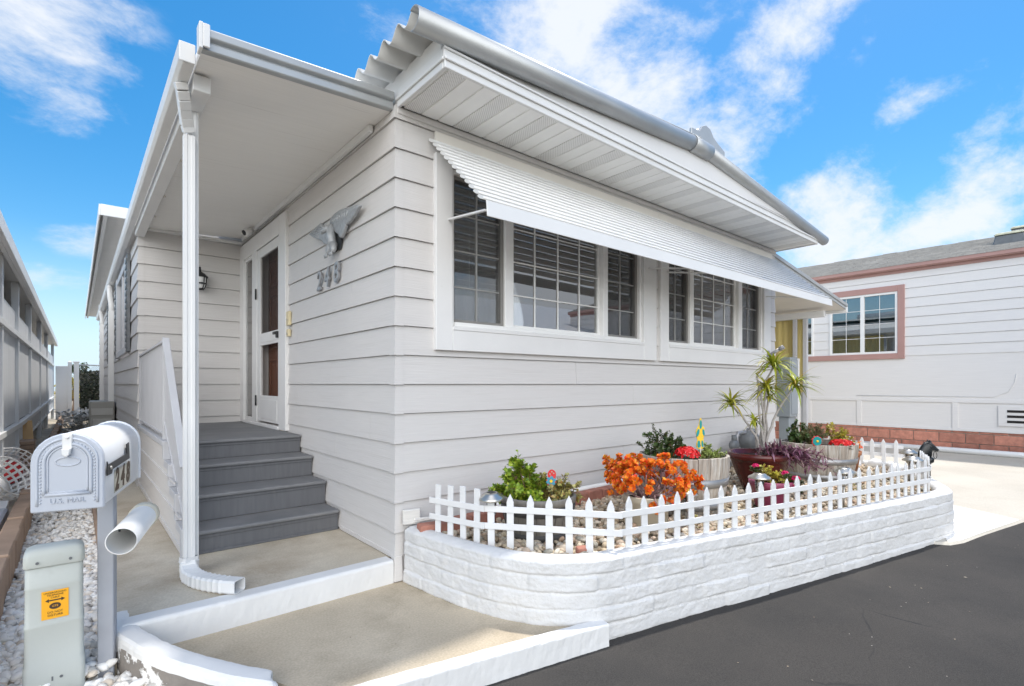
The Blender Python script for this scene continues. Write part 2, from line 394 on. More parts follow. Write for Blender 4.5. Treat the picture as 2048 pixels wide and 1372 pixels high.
M['magenta'] = ramp_mat('magenta_petal', [(0.65, 0.005, 0.12), (0.55, 0.0, 0.10), (0.75, 0.03, 0.2)], 0.5, 0.1)
M['teal'] = mat('teal_enamel', (0.0, 0.27, 0.27), 0.35, 0.1, 20)
M['yellow'] = mat('yellow_enamel', (0.80, 0.52, 0.02), 0.4, 0.08, 20)
M['redenamel'] = mat('red_enamel', (0.62, 0.03, 0.03), 0.4, 0.1, 20)
M['steel'] = mat('brushed_steel', (0.58, 0.55, 0.49), 0.28, 0.08, 8, metal=0.85)
M['lens'] = glass_mat('clear_lens', (0.9, 0.9, 0.88), lo=0.18)
M['horse'] = mat('black_cast_iron', (0.012, 0.014, 0.015), 0.35, 0.3, 30, 0.1, 60)
M['pewter'] = mat('pewter_paint', (0.40, 0.41, 0.42), 0.45, 0.12, 30, 0.25, 70, metal=0.25)
M['pewterdark'] = mat('dull_grey_metal', (0.30, 0.30, 0.31), 0.4, 0.2, 40, 0.1, 60, metal=0.4)
M['ivorybox'] = mat('ivory_plastic', (0.68, 0.58, 0.36), 0.45, 0.04, 10)
M['picket'] = mat('white_picket_plastic', (0.72, 0.72, 0.715), 0.4, 0.04, 9, stain=(.55, .53, .49), stain_scale=12, stain_lo=.66, stain_hi=.75)
M['nwall'] = mat('neighbour_wall_paint', (0.72, 0.70, 0.685), 0.6, 0.03, 0.8, 0.08, 1.0, stretch=(4, 4, 120))
M['npink'] = mat('dusty_pink_trim', (0.42, 0.245, 0.215), 0.5, 0.05, 3)
M['shingle'] = mat('grey_shingle', (0.36, 0.34, 0.31), 0.9, 0.12, 3, 0.4, 60, stain=(0.27, 0.25, 0.23), stain_scale=9, stain_lo=0.5, stain_hi=0.7)
M['yellowpanel'] = mat('yellow_fibreglass', (0.74, 0.60, 0.24), 0.55, 0.08, 2, 0.05, 20, stretch=(5, 5, 0.6))
M['meterbox'] = mat('grey_meter_enamel', (0.27, 0.30, 0.325), 0.45, 0.04, 5)
M['gasgrey'] = mat('grey_gas_meter', (0.14, 0.148, 0.155), 0.5, 0.12, 14)
M['acgrey'] = mat('warm_grey_case', (0.33, 0.32, 0.29), 0.5, 0.05, 6)
M['corr'] = mat('white_corrugated_panel', (0.68, 0.69, 0.695), 0.5, 0.05, 1.5)
M['oldwood'] = mat('weathered_white_board', (0.66, 0.64, 0.60), 0.75, 0.1, 5, 0.2, 30, stretch=(1, 12, 12), stain=(0.16, 0.14, 0.12), stain_scale=5, stain_lo=0.6, stain_hi=0.68)
M['timber'] = mat('tan_edging_block', (0.34, 0.235, 0.165), 0.8, 0.15, 4, 0.2, 60)
M['paper'] = mat('white_card', (0.78, 0.77, 0.75), 0.7, 0.04, 6)
M['cardboard'] = mat('brown_card', (0.55, 0.36, 0.18), 0.8, 0.08, 6)
M['ivy'] = ramp_mat('dark_screen_leaf', [(0.012, 0.02, 0.008), (0.03, 0.04, 0.015), (0.10, 0.10, 0.07), (0.02, 0.03, 0.01), (0.16, 0.15, 0.11)], 0.6)
M['treeleaf'] = ramp_mat('far_tree_leaf', [(0.10, 0.13, 0.03), (0.16, 0.18, 0.04), (0.08, 0.10, 0.02)], 0.6, 0.1)
M['earth'] = mat('dry_ground', (0.33, 0.28, 0.20), 0.95, 0.2, 0.4, 0.2, 30)
M['ceramicwhite'] = mat('pale_wrap', (0.78, 0.78, 0.77), 0.4, 0.06, 20)

# ------------------------------------------------------------------ mesh helpers
class MB:
    def __init__(s): s.v = []; s.f = []; s.sm = []; s.mi = []
    def add(s, vs, fs, smooth=False, m=0):
        o = len(s.v); s.v += [tuple(v) for v in vs]
        for f in fs:
            s.f.append([i + o for i in f]); s.sm.append(smooth); s.mi.append(m)
        return s
    def box(s, x0, x1, y0, y1, z0, z1, m=0):
        v = [(x, y, z) for z in (z0, z1) for y in (y0, y1) for x in (x0, x1)]
        return s.add(v, [(0, 2, 3, 1), (4, 5, 7, 6), (0, 1, 5, 4), (2, 6, 7, 3), (0, 4, 6, 2), (1, 3, 7, 5)], False, m)
    def hexa(s, v, m=0):
        return s.add(v, [(0, 2, 3, 1), (4, 5, 7, 6), (0, 1, 5, 4), (2, 6, 7, 3), (0, 4, 6, 2), (1, 3, 7, 5)], False, m)
    def obox(s, c, size, mtx, m=0):
        c = Vector(c)
        v = [c + mtx @ Vector((x * size[0] / 2, y * size[1] / 2, z * size[2] / 2)) for z in (-1, 1) for y in (-1, 1) for x in (-1, 1)]
        return s.hexa(v, m)
    def bar(s, a, b, wd, th, up=(0, 0, 1), m=0):
        a, b = Vector(a), Vector(b); d = (b - a); ln = d.length; d.normalize()
        up = Vector(up)
        if abs(d.dot(up)) > 0.98: up = Vector((1, 0, 0))
        r = d.cross(up).normalized(); u = r.cross(d)
        mt = Matrix((d, r, u)).transposed()
        return s.obox((a + b) / 2, (ln, wd, th), mt, m)
    def prism(s, poly, axis, a, b, m=0, smooth=False):
        n = len(poly)
        def pt(p, t):
            return {'x': (t, p[0], p[1]), 'y': (p[0], t, p[1]), 'z': (p[0], p[1], t)}[axis]
        v = [pt(p, a) for p in poly] + [pt(p, b) for p in poly]
        o = len(s.v)
        s.add(v, [(i, (i + 1) % n, n + (i + 1) % n, n + i) for i in range(n)], smooth, m)
        s.f += [[o + i for i in range(n)], [o + n + i for i in reversed(range(n))]]
        s.sm += [False] * 2; s.mi += [m] * 2
        return s
    def tube(s, pts, r, n=8, cap=True, m=0, flat=None):
        pts = [Vector(p) for p in pts]
        rs = r if isinstance(r, (list, tuple)) else [r] * len(pts)
        rings = []; prev = None
        for i, p in enumerate(pts):
            d = (pts[min(i + 1, len(pts) - 1)] - pts[max(i - 1, 0)]).normalized()
            if prev is None:
                u = d.cross(Vector((0, 0, 1)))
                if u.length < 0.05: u = d.cross(Vector((0, 1, 0)))
            else:
                u = prev - d * prev.dot(d)
            u.normalize(); prev = u; w_ = d.cross(u)
            rings.append([p + (u * math.cos(k * 2 * math.pi / n) + w_ * math.sin(k * 2 * math.pi / n)) * rs[i] for k in range(n)])
        v = [q for rg in rings for q in rg]
        f = [(i * n + k, i * n + (k + 1) % n, (i + 1) * n + (k + 1) % n, (i + 1) * n + k) for i in range(len(pts) - 1) for k in range(n)]
        o = len(s.v)
        s.add(v, f, True, m)
        if cap:
            s.f += [[o + k for k in reversed(range(n))], [o + (len(pts) - 1) * n + k for k in range(n)]]
            s.sm += [False] * 2; s.mi += [m] * 2
        return s
    def lathe(s, prof, n=32, c=(0, 0, 0), m=0, smooth=True, closed=False, mtx=None):
        v = []
        for r_, z in prof:
            for k in range(n):
                a = k * 2 * math.pi / n
                q = Vector((r_ * math.cos(a), r_ * math.sin(a), z))
                if mtx is not None: q = mtx @ q
                v.append(q + Vector(c))
        f = [(i * n + k, i * n + (k + 1) % n, (i + 1) * n + (k + 1) % n, (i + 1) * n + k) for i in range(len(prof) - 1) for k in range(n)]
        return s.add(v, f, smooth, m)
    def disc(s, c, r_, n=32, m=0):
        return s.add([(c[0] + r_ * math.cos(k * 2 * math.pi / n), c[1] + r_ * math.sin(k * 2 * math.pi / n), c[2]) for k in range(n)], [list(range(n))], False, m)
    def ball(s, c, r_, n=8, m=0, sq=(1, 1, 1)):
        prof = [(max(1e-4, math.sin(math.pi * i / n)), -math.cos(math.pi * i / n)) for i in range(n + 1)]
        v = []; k_ = 2 * n
        for a, z in prof:
            for k in range(k_):
                t = k * 2 * math.pi / k_
                v.append((c[0] + r_ * sq[0] * a * math.cos(t), c[1] + r_ * sq[1] * a * math.sin(t), c[2] + r_ * sq[2] * z))
        f = [(i * k_ + k, i * k_ + (k + 1) % k_, (i + 1) * k_ + (k + 1) % k_, (i + 1) * k_ + k) for i in range(n) for k in range(k_)]
        return s.add(v, f, True, m)
    def leaf(s, p, d, up, ln, wd, cup=0.15, m=0, pts=4):
        """one small leaf: a folded oval from p along d"""
        p, d = Vector(p), Vector(d).normalized()
        sd_ = d.cross(Vector(up))
        if sd_.length < 1e-3: sd_ = d.cross(Vector((1, 0.2, 0)))
        sd_.normalize(); nn_ = sd_.cross(d)
        a = p; b = p + d * ln; mid = p + d * ln * 0.55 - nn_ * ln * cup * 0.4
        e1 = p + d * ln * 0.35; e2 = p + d * ln * 0.78
        v = [a, e1 + sd_ * wd * .45 + nn_ * wd * cup, e2 + sd_ * wd * .42 + nn_ * wd * cup, b,
             e2 - sd_ * wd * .42 + nn_ * wd * cup, e1 - sd_ * wd * .45 + nn_ * wd * cup, mid]
        return s.add(v, [(0, 1, 6), (1, 2, 6), (2, 3, 6), (3, 4, 6), (4, 5, 6), (5, 0, 6)], True, m)
    def strap(s, p, d, ln, wd, droop, m=0, n=6):
        p, d = Vector(p), Vector(d).normalized()
        side = d.cross(Vector((0, 0, 1)))
        if side.length < 0.05: side = Vector((1, 0, 0))
        side.normalize(); v = []; q = p.copy(); dd = d.copy()
        for i in range(n + 1):
            t = i / n
            ww = wd * (0.6 + 0.8 * t if t < 0.3 else 1.0 * (1 - (t - 0.3) / 0.7) ** 0.8 * 0.84 + 0.0)
            up_ = side.cross(dd)
            v += [q + side * ww / 2 + up_ * ww * 0.18, q, q - side * ww / 2 + up_ * ww * 0.18]
            q = q + dd * ln / n
            dd = (dd + Vector((0, 0, -droop / n))).normalized()
        f = []
        for i in range(n):
            b0 = i * 3
            f += [(b0, b0 + 1, b0 + 4, b0 + 3), (b0 + 1, b0 + 2, b0 + 5, b0 + 4)]
        return s.add(v, f, True, m)
    def build(s, name, mats, parent=None, bevel=0.0, fix=True, seg=1, loc=None):
        me = bpy.data.meshes.new(name)
        me.from_pydata(s.v, [], s.f)
        if not isinstance(mats, (list, tuple)): mats = [mats]
        for m_ in mats: me.materials.append(M[m_] if isinstance(m_, str) else m_)
        me.polygons.foreach_set('use_smooth', s.sm)
        me.polygons.foreach_set('material_index', s.mi)
        if fix:
            bm = bmesh.new(); bm.from_mesh(me)
            bmesh.ops.recalc_face_normals(bm, faces=bm.faces)
            bm.to_mesh(me); bm.free()
        me.update()
        o = bpy.data.objects.new(name, me)
        col.objects.link(o)
        if parent is not None: o.parent = parent
        if loc is not None: o.location = loc
        if bevel:
            b = o.modifiers.new('bevel', 'BEVEL'); b.width = bevel; b.segments = seg
            b.limit_method = 'ANGLE'; b.angle_limit = R(40)
        return o

def tag(o, label, cat, group=None):
    o['label'] = label; o['category'] = cat
    if group: o['group'] = group
    return o
def thing(name, label, cat, loc=(0, 0, 0), rz=0, group=None):
    o = bpy.data.objects.new(name, None)
    o.empty_display_size = 0.1
    col.objects.link(o)
    o.location = loc; o.rotation_euler = (0, 0, rz)
    return tag(o, label, cat, group)
def copy_tree(o, parent=None):
    c = o.copy(); col.objects.link(c)
    if parent is not None: c.parent = parent
    for ch in list(o.children): copy_tree(ch, c)
    return c
def struct(o):
    o['kind'] = 'structure'; return o
def text(name, body, size, m, parent, loc, rot, extrude=0.002, shear=0, offset=0, align='CENTER', sx=1.0):
    c = bpy.data.curves.new(name, 'FONT')
    c.body = body; c.size = size; c.extrude = extrude; c.shear = shear; c.offset = offset
    c.align_x = align; c.align_y = 'CENTER'
    c.materials.append(M[m])
    o = bpy.data.objects.new(name, c); col.objects.link(o)
    o.parent = parent; o.location = loc; o.rotation_euler = rot; o.scale = (sx, 1, 1)
    return o
def nz3(x, y, z): return mnoise.noise(Vector((x, y, z)))
# ------------------------------------------------------------------ ground, street, slabs
def zst(x): return -0.107 + 0.0143 * min(x, 4.3)
mb = MB(); mb.box(-160, 160, -160, 160, -0.6, -0.42)
struct(mb.build('ground', 'earth'))
mb = MB()
n = 60
for i in range(n):
    xa, xb = -20 + 40 * i / n, -20 + 40 * (i + 1) / n
    mb.add([(xa, -9.0, zst(xa)), (xb, -9.0, zst(xb)), (xb, -0.95 - 0.19 * xb, zst(xb)), (xa, -0.95 - 0.19 * xa, zst(xa))], [(0, 1, 2, 3)])
struct(mb.build('street', 'asphalt', fix=False))
def slab(poly, z0, z1, m, name, bev=0.0, tilt=None):
    b = MB(); b.prism(poly, 'z', z0, z1)
    if tilt: b.v = [(x, y, z + tilt(x, y)) for x, y, z in b.v]
    return struct(b.build(name, m, bevel=bev))
dz = lambda x, y: -0.03 + 0.0043 * (x - 4.4)
edge = [(3.95, -2.10), (4.02, -2.21), (4.2, -2.275), (4.5, -2.325), (4.9, -2.40), (5.57, -2.53), (6.5, -2.72), (8.5, -3.11), (11.6, -3.72)]
slab(edge + [(11.6, 9.0), (5.85, 9.0), (5.85, -0.2)], -0.16, 0.0, 'conc3', 'driveway', 0.02, dz)
slab([(4.05, -2.19), (4.2, -2.255), (4.5, -2.305), (4.9, -2.38), (5.47, -2.49), (5.66, -2.14), (5.76, -1.93), (5.2, -1.80)], 0.0, 0.005, 'conc4', 'driveway_apron', 0, dz)
slab([(-1.36, 0.02), (-1.2, -0.30), (-1.0, -0.66), (-0.92, -0.85), (-0.72, -1.04), (0.62, -1.30), (0.62, 0.02)], -0.2, 0.0, 'conc2', 'parking_pad')
slab([(-1.50, 0.06), (0.0, 0.06), (0.0, 0.95), (-1.09, 0.95), (-1.09, 9.0), (-1.50, 9.0)], -0.3, 0.146, 'conc', 'walkway')
slab([(-12, 0.2), (-2.04, 0.2), (-2.04, 24), (-12, 24)], -0.3, 0.17, 'conc', 'neighbour_ground')
slab([(-2.0, -0.12), (-1.5, -0.12), (-1.5, 24), (-2.0, 24)], -0.4, 0.03, 'bed', 'gravel_bed')
slab([(-6.0, -1.25), (-0.72, -1.25), (-1.36, 0.02), (-1.5, 0.3), (-6, 0.3)], -0.4, -0.05, 'bed', 'verge')
slab([(-1.5, 9.0), (-1.09, 9.0), (-1.09, 22), (-1.5, 22)], -0.3, 0.10, 'earth', 'side_yard')

# gravel: thousands of loose stones
_ico = []
def ico():
    if not _ico:
        b = bmesh.new(); bmesh.ops.create_icosphere(b, subdivisions=2, radius=1.0)
        b.verts.ensure_lookup_table()
        _ico.append(([v.co.copy() for v in b.verts], [tuple(v.index for v in f.verts) for f in b.faces])); b.free()
    return _ico[0]
_ico1 = []
def ico1():
    if not _ico1:
        b = bmesh.new(); bmesh.ops.create_icosphere(b, subdivisions=1, radius=1.0)
        b.verts.ensure_lookup_table()
        _ico1.append(([v.co.copy() for v in b.verts], [tuple(v.index for v in f.verts) for f in b.faces])); b.free()
    return _ico1[0]
def stone(mb, p, r, rnd, fine=True):
    vs, fs = ico() if fine else ico1()
    ax = Vector((rnd.uniform(.75, 1.3), rnd.uniform(.6, 1.05), rnd.uniform(.45, .8))) * r
    mt = Euler((rnd.uniform(-.6, .6), rnd.uniform(-.6, .6), rnd.uniform(0, 6.28))).to_matrix()
    o = Vector((rnd.uniform(0, 50), rnd.uniform(0, 50), rnd.uniform(0, 50)))
    out_ = []
    for v in vs:
        k = 1 + 0.30 * mnoise.noise(v * 1.1 + o)
        out_.append(mt @ Vector((v.x * ax.x * k, v.y * ax.y * k, v.z * ax.z * k)) + p)
    mb.add(out_, fs, True)
def inside(p, poly):
    c = False; j = len(poly) - 1
    for i in range(len(poly)):
        a, b = poly[i], poly[j]
        if (a[1] > p[1]) != (b[1] > p[1]) and p[0] < (b[0] - a[0]) * (p[1] - a[1]) / (b[1] - a[1]) + a[0]: c = not c
        j = i
    return c
def gravel(name, m, poly, zf, rmin, rmax, count, label, seed, dens=None, layers=1.0):
    rnd = random.Random(seed); mb = MB()
    xs = [p[0] for p in poly]; ys = [p[1] for p in poly]
    k = 0; tries = 0
    while k < count and tries < count * 30:
        tries += 1
        x, y = rnd.uniform(min(xs), max(xs)), rnd.uniform(min(ys), max(ys))
        if dens and rnd.random() > dens(x, y): continue
        if not inside((x, y), poly): continue
        r = rnd.uniform(rmin, rmax)
        d_ = math.hypot(x + 1.65, y + 3.16)
        stone(mb, Vector((x, y, zf(x, y) + rnd.uniform(-.4, .55) * r)), r, rnd, d_ < 4.2)
        k += 1
    o = mb.build(name, m, fix=False)
    tag(o, label, 'gravel'); o['kind'] = 'stuff'
    return o
zg = lambda x, y: max(-0.03, min(0.075, 0.03 + 0.05 * y))
gravel('white_gravel', 'stonewhite', [(-1.96, -0.25), (-1.51, -0.15), (-1.51, 7.0), (-1.96, 7.0)], zg, 0.014, 0.030, 4300,
       'white gravel strip between the walkway and the tan block edging', 3, lambda x, y: 1.0 if y < 2.2 else 2.2 / (y + 0.4))
gravel('verge_gravel', 'stonewhite', [(-2.1, -1.2), (-0.78, -1.2), (-0.93, -0.88), (-1.06, -0.72), (-1.25, -0.38), (-1.42, -0.12), (-1.50, 0.1), (-2.1, 0.1)], lambda x, y: -0.035, 0.014, 0.032, 2600,
       'cream and white gravel around the mailbox post and pedestal', 4)

# ------------------------------------------------------------------ kerbs
def sweep(path, prof, name, m, disp=0.0, freq=7.0, sub=1, courses=None, step=0):
    """sweep an (outward, up) profile along a ground path; prof points may depend on nothing but the path"""
    pts = [Vector((p[0], p[1], 0)) for p in path]
    zs = [p[2] if len(p) > 2 else 0 for p in path]
    ws = [p[3] if len(p) > 3 else 1 for p in path]
    P = [pts[0]]; Z = [zs[0]]; Wd = [ws[0]]
    for i in range(len(pts) - 1):
        for k in range(1, sub + 1):
            t = k / sub
            if 0 < i < len(pts) - 2:
                a, b, c, d = pts[i - 1], pts[i], pts[i + 1], pts[i + 2]
                q = 0.5 * ((2 * b) + (c - a) * t + (2 * a - 5 * b + 4 * c - d) * t * t + (3 * b - a - 3 * c + d) * t ** 3)
            else:
                q = pts[i].lerp(pts[i + 1], t)
            P.append(q); Z.append(zs[i] * (1 - t) + zs[i + 1] * t); Wd.append(ws[i] * (1 - t) + ws[i + 1] * t)
    if step:
        P2, Z2, W2, acc, nxt = [P[0]], [Z[0]], [Wd[0]], 0.0, step
        for i in range(1, len(P)):
            ln = (P[i] - P[i - 1]).length
            while acc + ln >= nxt:
                t = (nxt - acc) / ln; P2.append(P[i - 1].lerp(P[i], t)); Z2.append(Z[i - 1] + (Z[i] - Z[i - 1]) * t); W2.append(Wd[i - 1] + (Wd[i] - Wd[i - 1]) * t); nxt += step
            acc += ln
        P, Z, Wd = P2, Z2, W2
    mb = MB(); n = len(P); k = len(prof); v = []
    s = 0.0
    for i in range(n):
        d = (P[min(i + 1, n - 1)] - P[max(i - 1, 0)]).normalized()
        nrm = Vector((d.y, -d.x, 0))
        if i: s += (P[i] - P[i - 1]).length
        for (o, z) in prof:
            off = 0.0
            if courses: off = courses(s, o, z)
            q = P[i] + nrm * (o * Wd[i] + off) + Vector((0, 0, z + Z[i]))
            if disp:
                e = disp * (nz3(q.x * freq, q.y * freq, q.z * freq) + 0.5 * nz3(q.x * freq * 2.7, q.y * freq * 2.7, q.z * freq * 2.7))
                q = q + nrm * e + Vector((0, 0, e * 0.6 if z > 0.05 else 0))
            v.append(q)
    f = [(i * k + j, i * k + j + 1, (i + 1) * k + j + 1, (i + 1) * k + j) for i in range(n - 1) for j in range(k - 1)]
    f += [list(range(k)), [(n - 1) * k + j for j in reversed(range(k))]]
    mb.add(v, f, name == 'planter_wall')
    return mb.build(name, m)

def rect_prof(w, h, r, z0=-0.15, nv=6, nt=4):
    p = [(0, z0 + (h - r - z0) * i / nv) for i in range(nv + 1)]
    p += [(-r + r * math.cos(a), h - r + r * math.sin(a)) for a in (0.5, 1.05, 1.57)]
    p += [(-r - (w - 2 * r) * i / nt, h) for i in range(1, nt + 1)]
    p += [(-w + r - r * math.sin(a), h - r + r * math.cos(a)) for a in (0.5, 1.05, 1.57)]
    p += [(-w, z0)]
    return p
tag(sweep([(-1.475, -0.045), (-1.0, -0.05), (-0.5, -0.045), (-0.022, -0.035)], rect_prof(0.125, 0.150, 0.02), 'kerb_step', 'kerb', 0.002, 25, 16, None, 0.02),
    'white painted concrete step kerb between the porch walkway and the lower pad', 'kerb')
M['worn'] = mat('worn_kerb_side', (0.30, 0.27, 0.24), 0.9, 0.2, 14, 0.5, 50, c2=(0.20, 0.18, 0.16), stain=(0.80, 0.79, 0.77), stain_scale=7, stain_lo=0.56, stain_hi=0.60)
lk = sweep([(-1.528, 0.17, 0.148), (-1.525, 0.09, 0.148), (-1.512, -0.03, 0.145), (-1.47, -0.17, 0.138), (-1.365, -0.41, 0.118), (-1.18, -0.69, 0.092), (-1.06, -0.815, 0.075), (-1.005, -0.845, 0.06), (-0.985, -0.83, 0.05)],
          [(0.004, -0.3), (0.004, -0.09), (0.006, -0.055), (0.006, -0.03), (0.003, -0.012), (-0.008, -0.001), (-0.04, 0.001), (-0.066, 0.001), (-0.086, -0.002), (-0.093, -0.012), (-0.095, -0.06), (-0.095, -0.3)],
          'low_kerb', 'kerb', 0.004, 24, 16, None, 0.012)
lk.data.materials.append(M['worn'])
for p_ in lk.data.polygons:
    zs_ = [lk.data.vertices[v_].co for v_ in p_.vertices]
    if len(p_.vertices) == 4 and p_.index % 11 in (0, 1): p_.material_index = 1
tag(lk, 'low rounded white kerb curving past the mailbox gravel, paint worn off below', 'kerb')
tag(sweep([(-1.6, -0.935), (-0.60, -1.125), (0.0, -1.245), (0.56, -1.365)], rect_prof(0.085, 0.022, 0.012, -0.25), 'street_kerb', 'kerb', 0.003, 22, 20, None, 0.02),
    'white painted kerb along the asphalt ending at the block planter', 'kerb')
mb = MB(); mb.box(-1.526, -1.503, 0.18, 6, -0.1, 0.155)
tag(mb.build('edging_board', 'timber', bevel=0.003), 'thin brown edging board between the white gravel and the walkway', 'edging board')
# tan block kerb of the left neighbour
mb = MB()
y = -0.4; i = 0
while y < 19:
    l_ = 0.39
    mb.box(-2.055 + 0.004 * (i % 2), -1.955 + 0.004 * ((i * 7) % 3), y, y + l_ - 0.006, -0.3, 0.285 + 0.006 * ((i * 5) % 3)); y += l_; i += 1
tag(mb.build('edging_wall', 'timber', bevel=0.008), 'low tan block wall edging the white gravel on the far left', 'low wall')

# ------------------------------------------------------------------ raised planter of painted slump block
OUT = [(0.03, -0.06), (0.045, -0.22), (0.075, -0.46), (0.125, -0.72), (0.205, -0.95), (0.33, -1.14), (0.49, -1.265), (0.68, -1.335), (1.0, -1.405), (1.5, -1.525), (2.2, -1.70),
       (2.9, -1.86), (3.6, -2.015), (4.1, -2.125), (4.38, -2.16), (4.62, -2.10), (5.1, -1.89), (5.55, -1.69), (5.86, -1.50), (5.97, -1.22), (6.0, -0.8), (6.0, -0.4), (5.98, -0.03)]
def courses(s, o, z):
    if o < -0.05 and z > 0.2: return 0.0
    ch = 0.0925
    t = ((z + 0.10) / ch) % 1.0
    row = int((z + 0.10) // ch)
    sh = s + (row % 2) * 0.2 + 0.03 * math.sin(row * 3.3)
    bi = math.floor(sh / 0.40); bl = sh / 0.40 - bi
    e1 = min(t, 1 - t) * ch; e2 = min(bl, 1 - bl) * 0.40
    wob = 0.0025 * math.sin(s * 23 + row)
    g = -0.0085 * max(0.0, 1 - max(0, e1 + wob) / 0.011) ** .8 - 0.0055 * max(0.0, 1 - e2 / 0.010)
    hsh = math.sin(row * 12.9898 + bi * 78.233) * 43758.5453; hsh -= math.floor(hsh)
    face = (hsh - .5) * 0.012 + 0.006 * (bl - .5) * (hsh - .3)
    rough = 0.0035 * nz3(s * 16, z * 26, row) + 0.0018 * nz3(s * 55, z * 60, 3)
    return max(-0.012, g + face * min(1, e1 / .012) * min(1, e2 / .012) + rough)
pp = [(0.012 - 0.012 * i / 92, -0.16 + 0.50 * i / 92) for i in range(93)]
pp += [(-0.012, 0.352), (-0.03, 0.36), (-0.055, 0.364), (-0.085, 0.364), (-0.108, 0.358), (-0.12, 0.345), (-0.125, 0.32), (-0.125, 0.2), (-0.125, -0.1)]
planter = sweep(OUT, pp, 'planter_wall', 'slump', 0.003, 9, 18, courses, 0.011)
tag(planter, 'low white painted block wall of the raised planter bed along the street', 'planter wall')
INN = []
for i, p in enumerate(OUT):
    a, b = Vector(OUT[max(0, i - 1)]), Vector(OUT[min(len(OUT) - 1, i + 1)])
    d = (b - a).normalized(); INN.append((p[0] - d.y * 0.11, p[1] + d.x * 0.11))
INN[0] = (0.10, -0.03); INN[-1] = (5.85, -0.03)
slab(INN, -0.3, 0.30, 'bed', 'planter_soil')
gravel('planter_gravel', 'stone', [(p[0], p[1]) for p in INN], lambda x, y: 0.315, 0.013, 0.029, 6200,
       'tan river pebbles filling the raised planter bed', 5, lambda x, y: 1.0 if x < 2.2 else 0.6)
# ------------------------------------------------------------------ the house
H = thing('mobile_home', 'pale grey lap sided mobile home with the long window awning and covered porch', 'house')
ZS = [0.327 + 0.1985 * k for k in range(15)]
FR, DW, RW_, LWX = 5.82, 4.145, 4.145, -1.09
jr = random.Random(99)
def siding(name, axis, fixed, a0, a1, zs, holes=(), mitre0=False, tb=0.021, tt=0.006, wall_m='siding'):
    """lap boards on a wall facing -y (axis x) or -x (axis y)"""
    mb = MB()
    for k in range(len(zs) - 1):
        z0, z1 = zs[k], zs[k + 1]
        segs = [(a0, a1)]
        for (h0, h1, hz0, hz1) in holes:
            if z1 > hz0 + 0.02 and z0 < hz1 - 0.02:
                ns = []
                for s0, s1 in segs:
                    if h1 <= s0 or h0 >= s1: ns.append((s0, s1)); continue
                    if h0 > s0: ns.append((s0, h0))
                    if h1 < s1: ns.append((h1, s1))
                segs = ns
        ns = []
        for s0, s1 in segs:
            if s1 - s0 > 1.3 and jr.random() < .75:
                q = s0 + (s1 - s0) * jr.uniform(.15, .85); ns += [(s0, q - .0012), (q + .0012, s1)]
            else: ns.append((s0, s1))
        for s0, s1 in ns:
            mt = mitre0 and s0 == a0
            def P(a, t, z):
                if axis == 'x': return (a, fixed - t, z)
                return (fixed - t, a, z)
            eb, et = (tb, tt) if mt else (0, 0)
            zt = z1 - 0.0034
            v = [P(s0 - eb, tb, z0), P(s1, tb, z0), P(s0, -0.015, z0), P(s1, -0.015, z0), P(s0 - et, tt, zt), P(s1, tt, zt), P(s0, -0.015, zt), P(s1, -0.015, zt)]
            mb.hexa(v)
            mb.add([P(s0, -0.0155, z0 - .01), P(s1, -0.0155, z0 - .01), P(s1, -0.0155, z1 + .01), P(s0, -0.0155, z1 + .01)], [(0, 1, 2, 3)])
            # drip lip under the board
    return mb.build(name, wall_m, H)
W1 = (0.423, 2.715, 1.74, 2.88); W2 = (3.156, 5.40, 1.74, 2.88)
siding('wall', 'x', 0.0, 0.0, FR, [0.0, 0.165] + ZS + [3.20], [W1, W2], True)
siding('wall', 'y', 0.0, 0.0, DW, [0.165] + ZS + [3.20], [(2.36, 4.05, 0.80, 2.93)], True)
siding('wall', 'x', RW_, LWX, -0.0, [0.13] + ZS + [3.16], (), True)
siding('wall', 'y', LWX, RW_, 17.0, [0.13] + ZS + [3.30], [(5.45, 7.35, 1.80, 2.95)], True)
# hidden far side and back, so that the house is closed
mb = MB(); mb.box(FR - 0.03, FR + 0.005, 0.0, 17.0, 0.0, 3.2); mb.box(LWX, FR, 16.98, 17.02, 0.0, 3.3)
mb.build('side_wall', 'siding', H)
# folded metal corner pieces
for (cx, cy, zz) in ((0, 0, [0.165] + ZS + [3.2]), (LWX, RW_, ZS + [3.16])):
    mb = MB()
    for k in range(len(zz) - 1):
        z0, z1 = zz[k] - 0.004, zz[k + 1] - 0.004
        b, t, w = 0.0245, 0.0085, 0.045
        for ax in (0, 1):
            def P(a, o, z):
                return (cx + a, cy - o, z) if ax == 0 else (cx - o, cy + a, z)
            mb.hexa([P(-b, b, z0), P(w, b, z0), P(-b + .003, b - .003, z0), P(w, b - .003, z0), P(-t, t, z1), P(w, t, z1), P(-t + .003, t - .003, z1), P(w, t - .003, z1)])
    mb.build('corner_trim', 'siding', H)
# flared skirt end at the planter, frieze boards under the eaves
mb = MB()
mb.hexa([(-0.035, -0.05, 0.005), (0.03, -0.05, 0.005), (-0.035, 0.02, 0.005), (0.03, 0.02, 0.005), (-0.026, -0.03, 0.17), (0.03, -0.03, 0.17), (-0.026, 0.02, 0.17), (0.03, 0.02, 0.17)])
mb.box(-0.024, 0.0, 0.02, 0.92, 0.15, 0.185)
mb.build('skirt_trim', 'siding', H, 0.003)
mb = MB()
mb.box(0.0, FR, -0.026, 0.0, 3.135, 3.178)
mb.build('frieze', 'siding', H, 0.003)

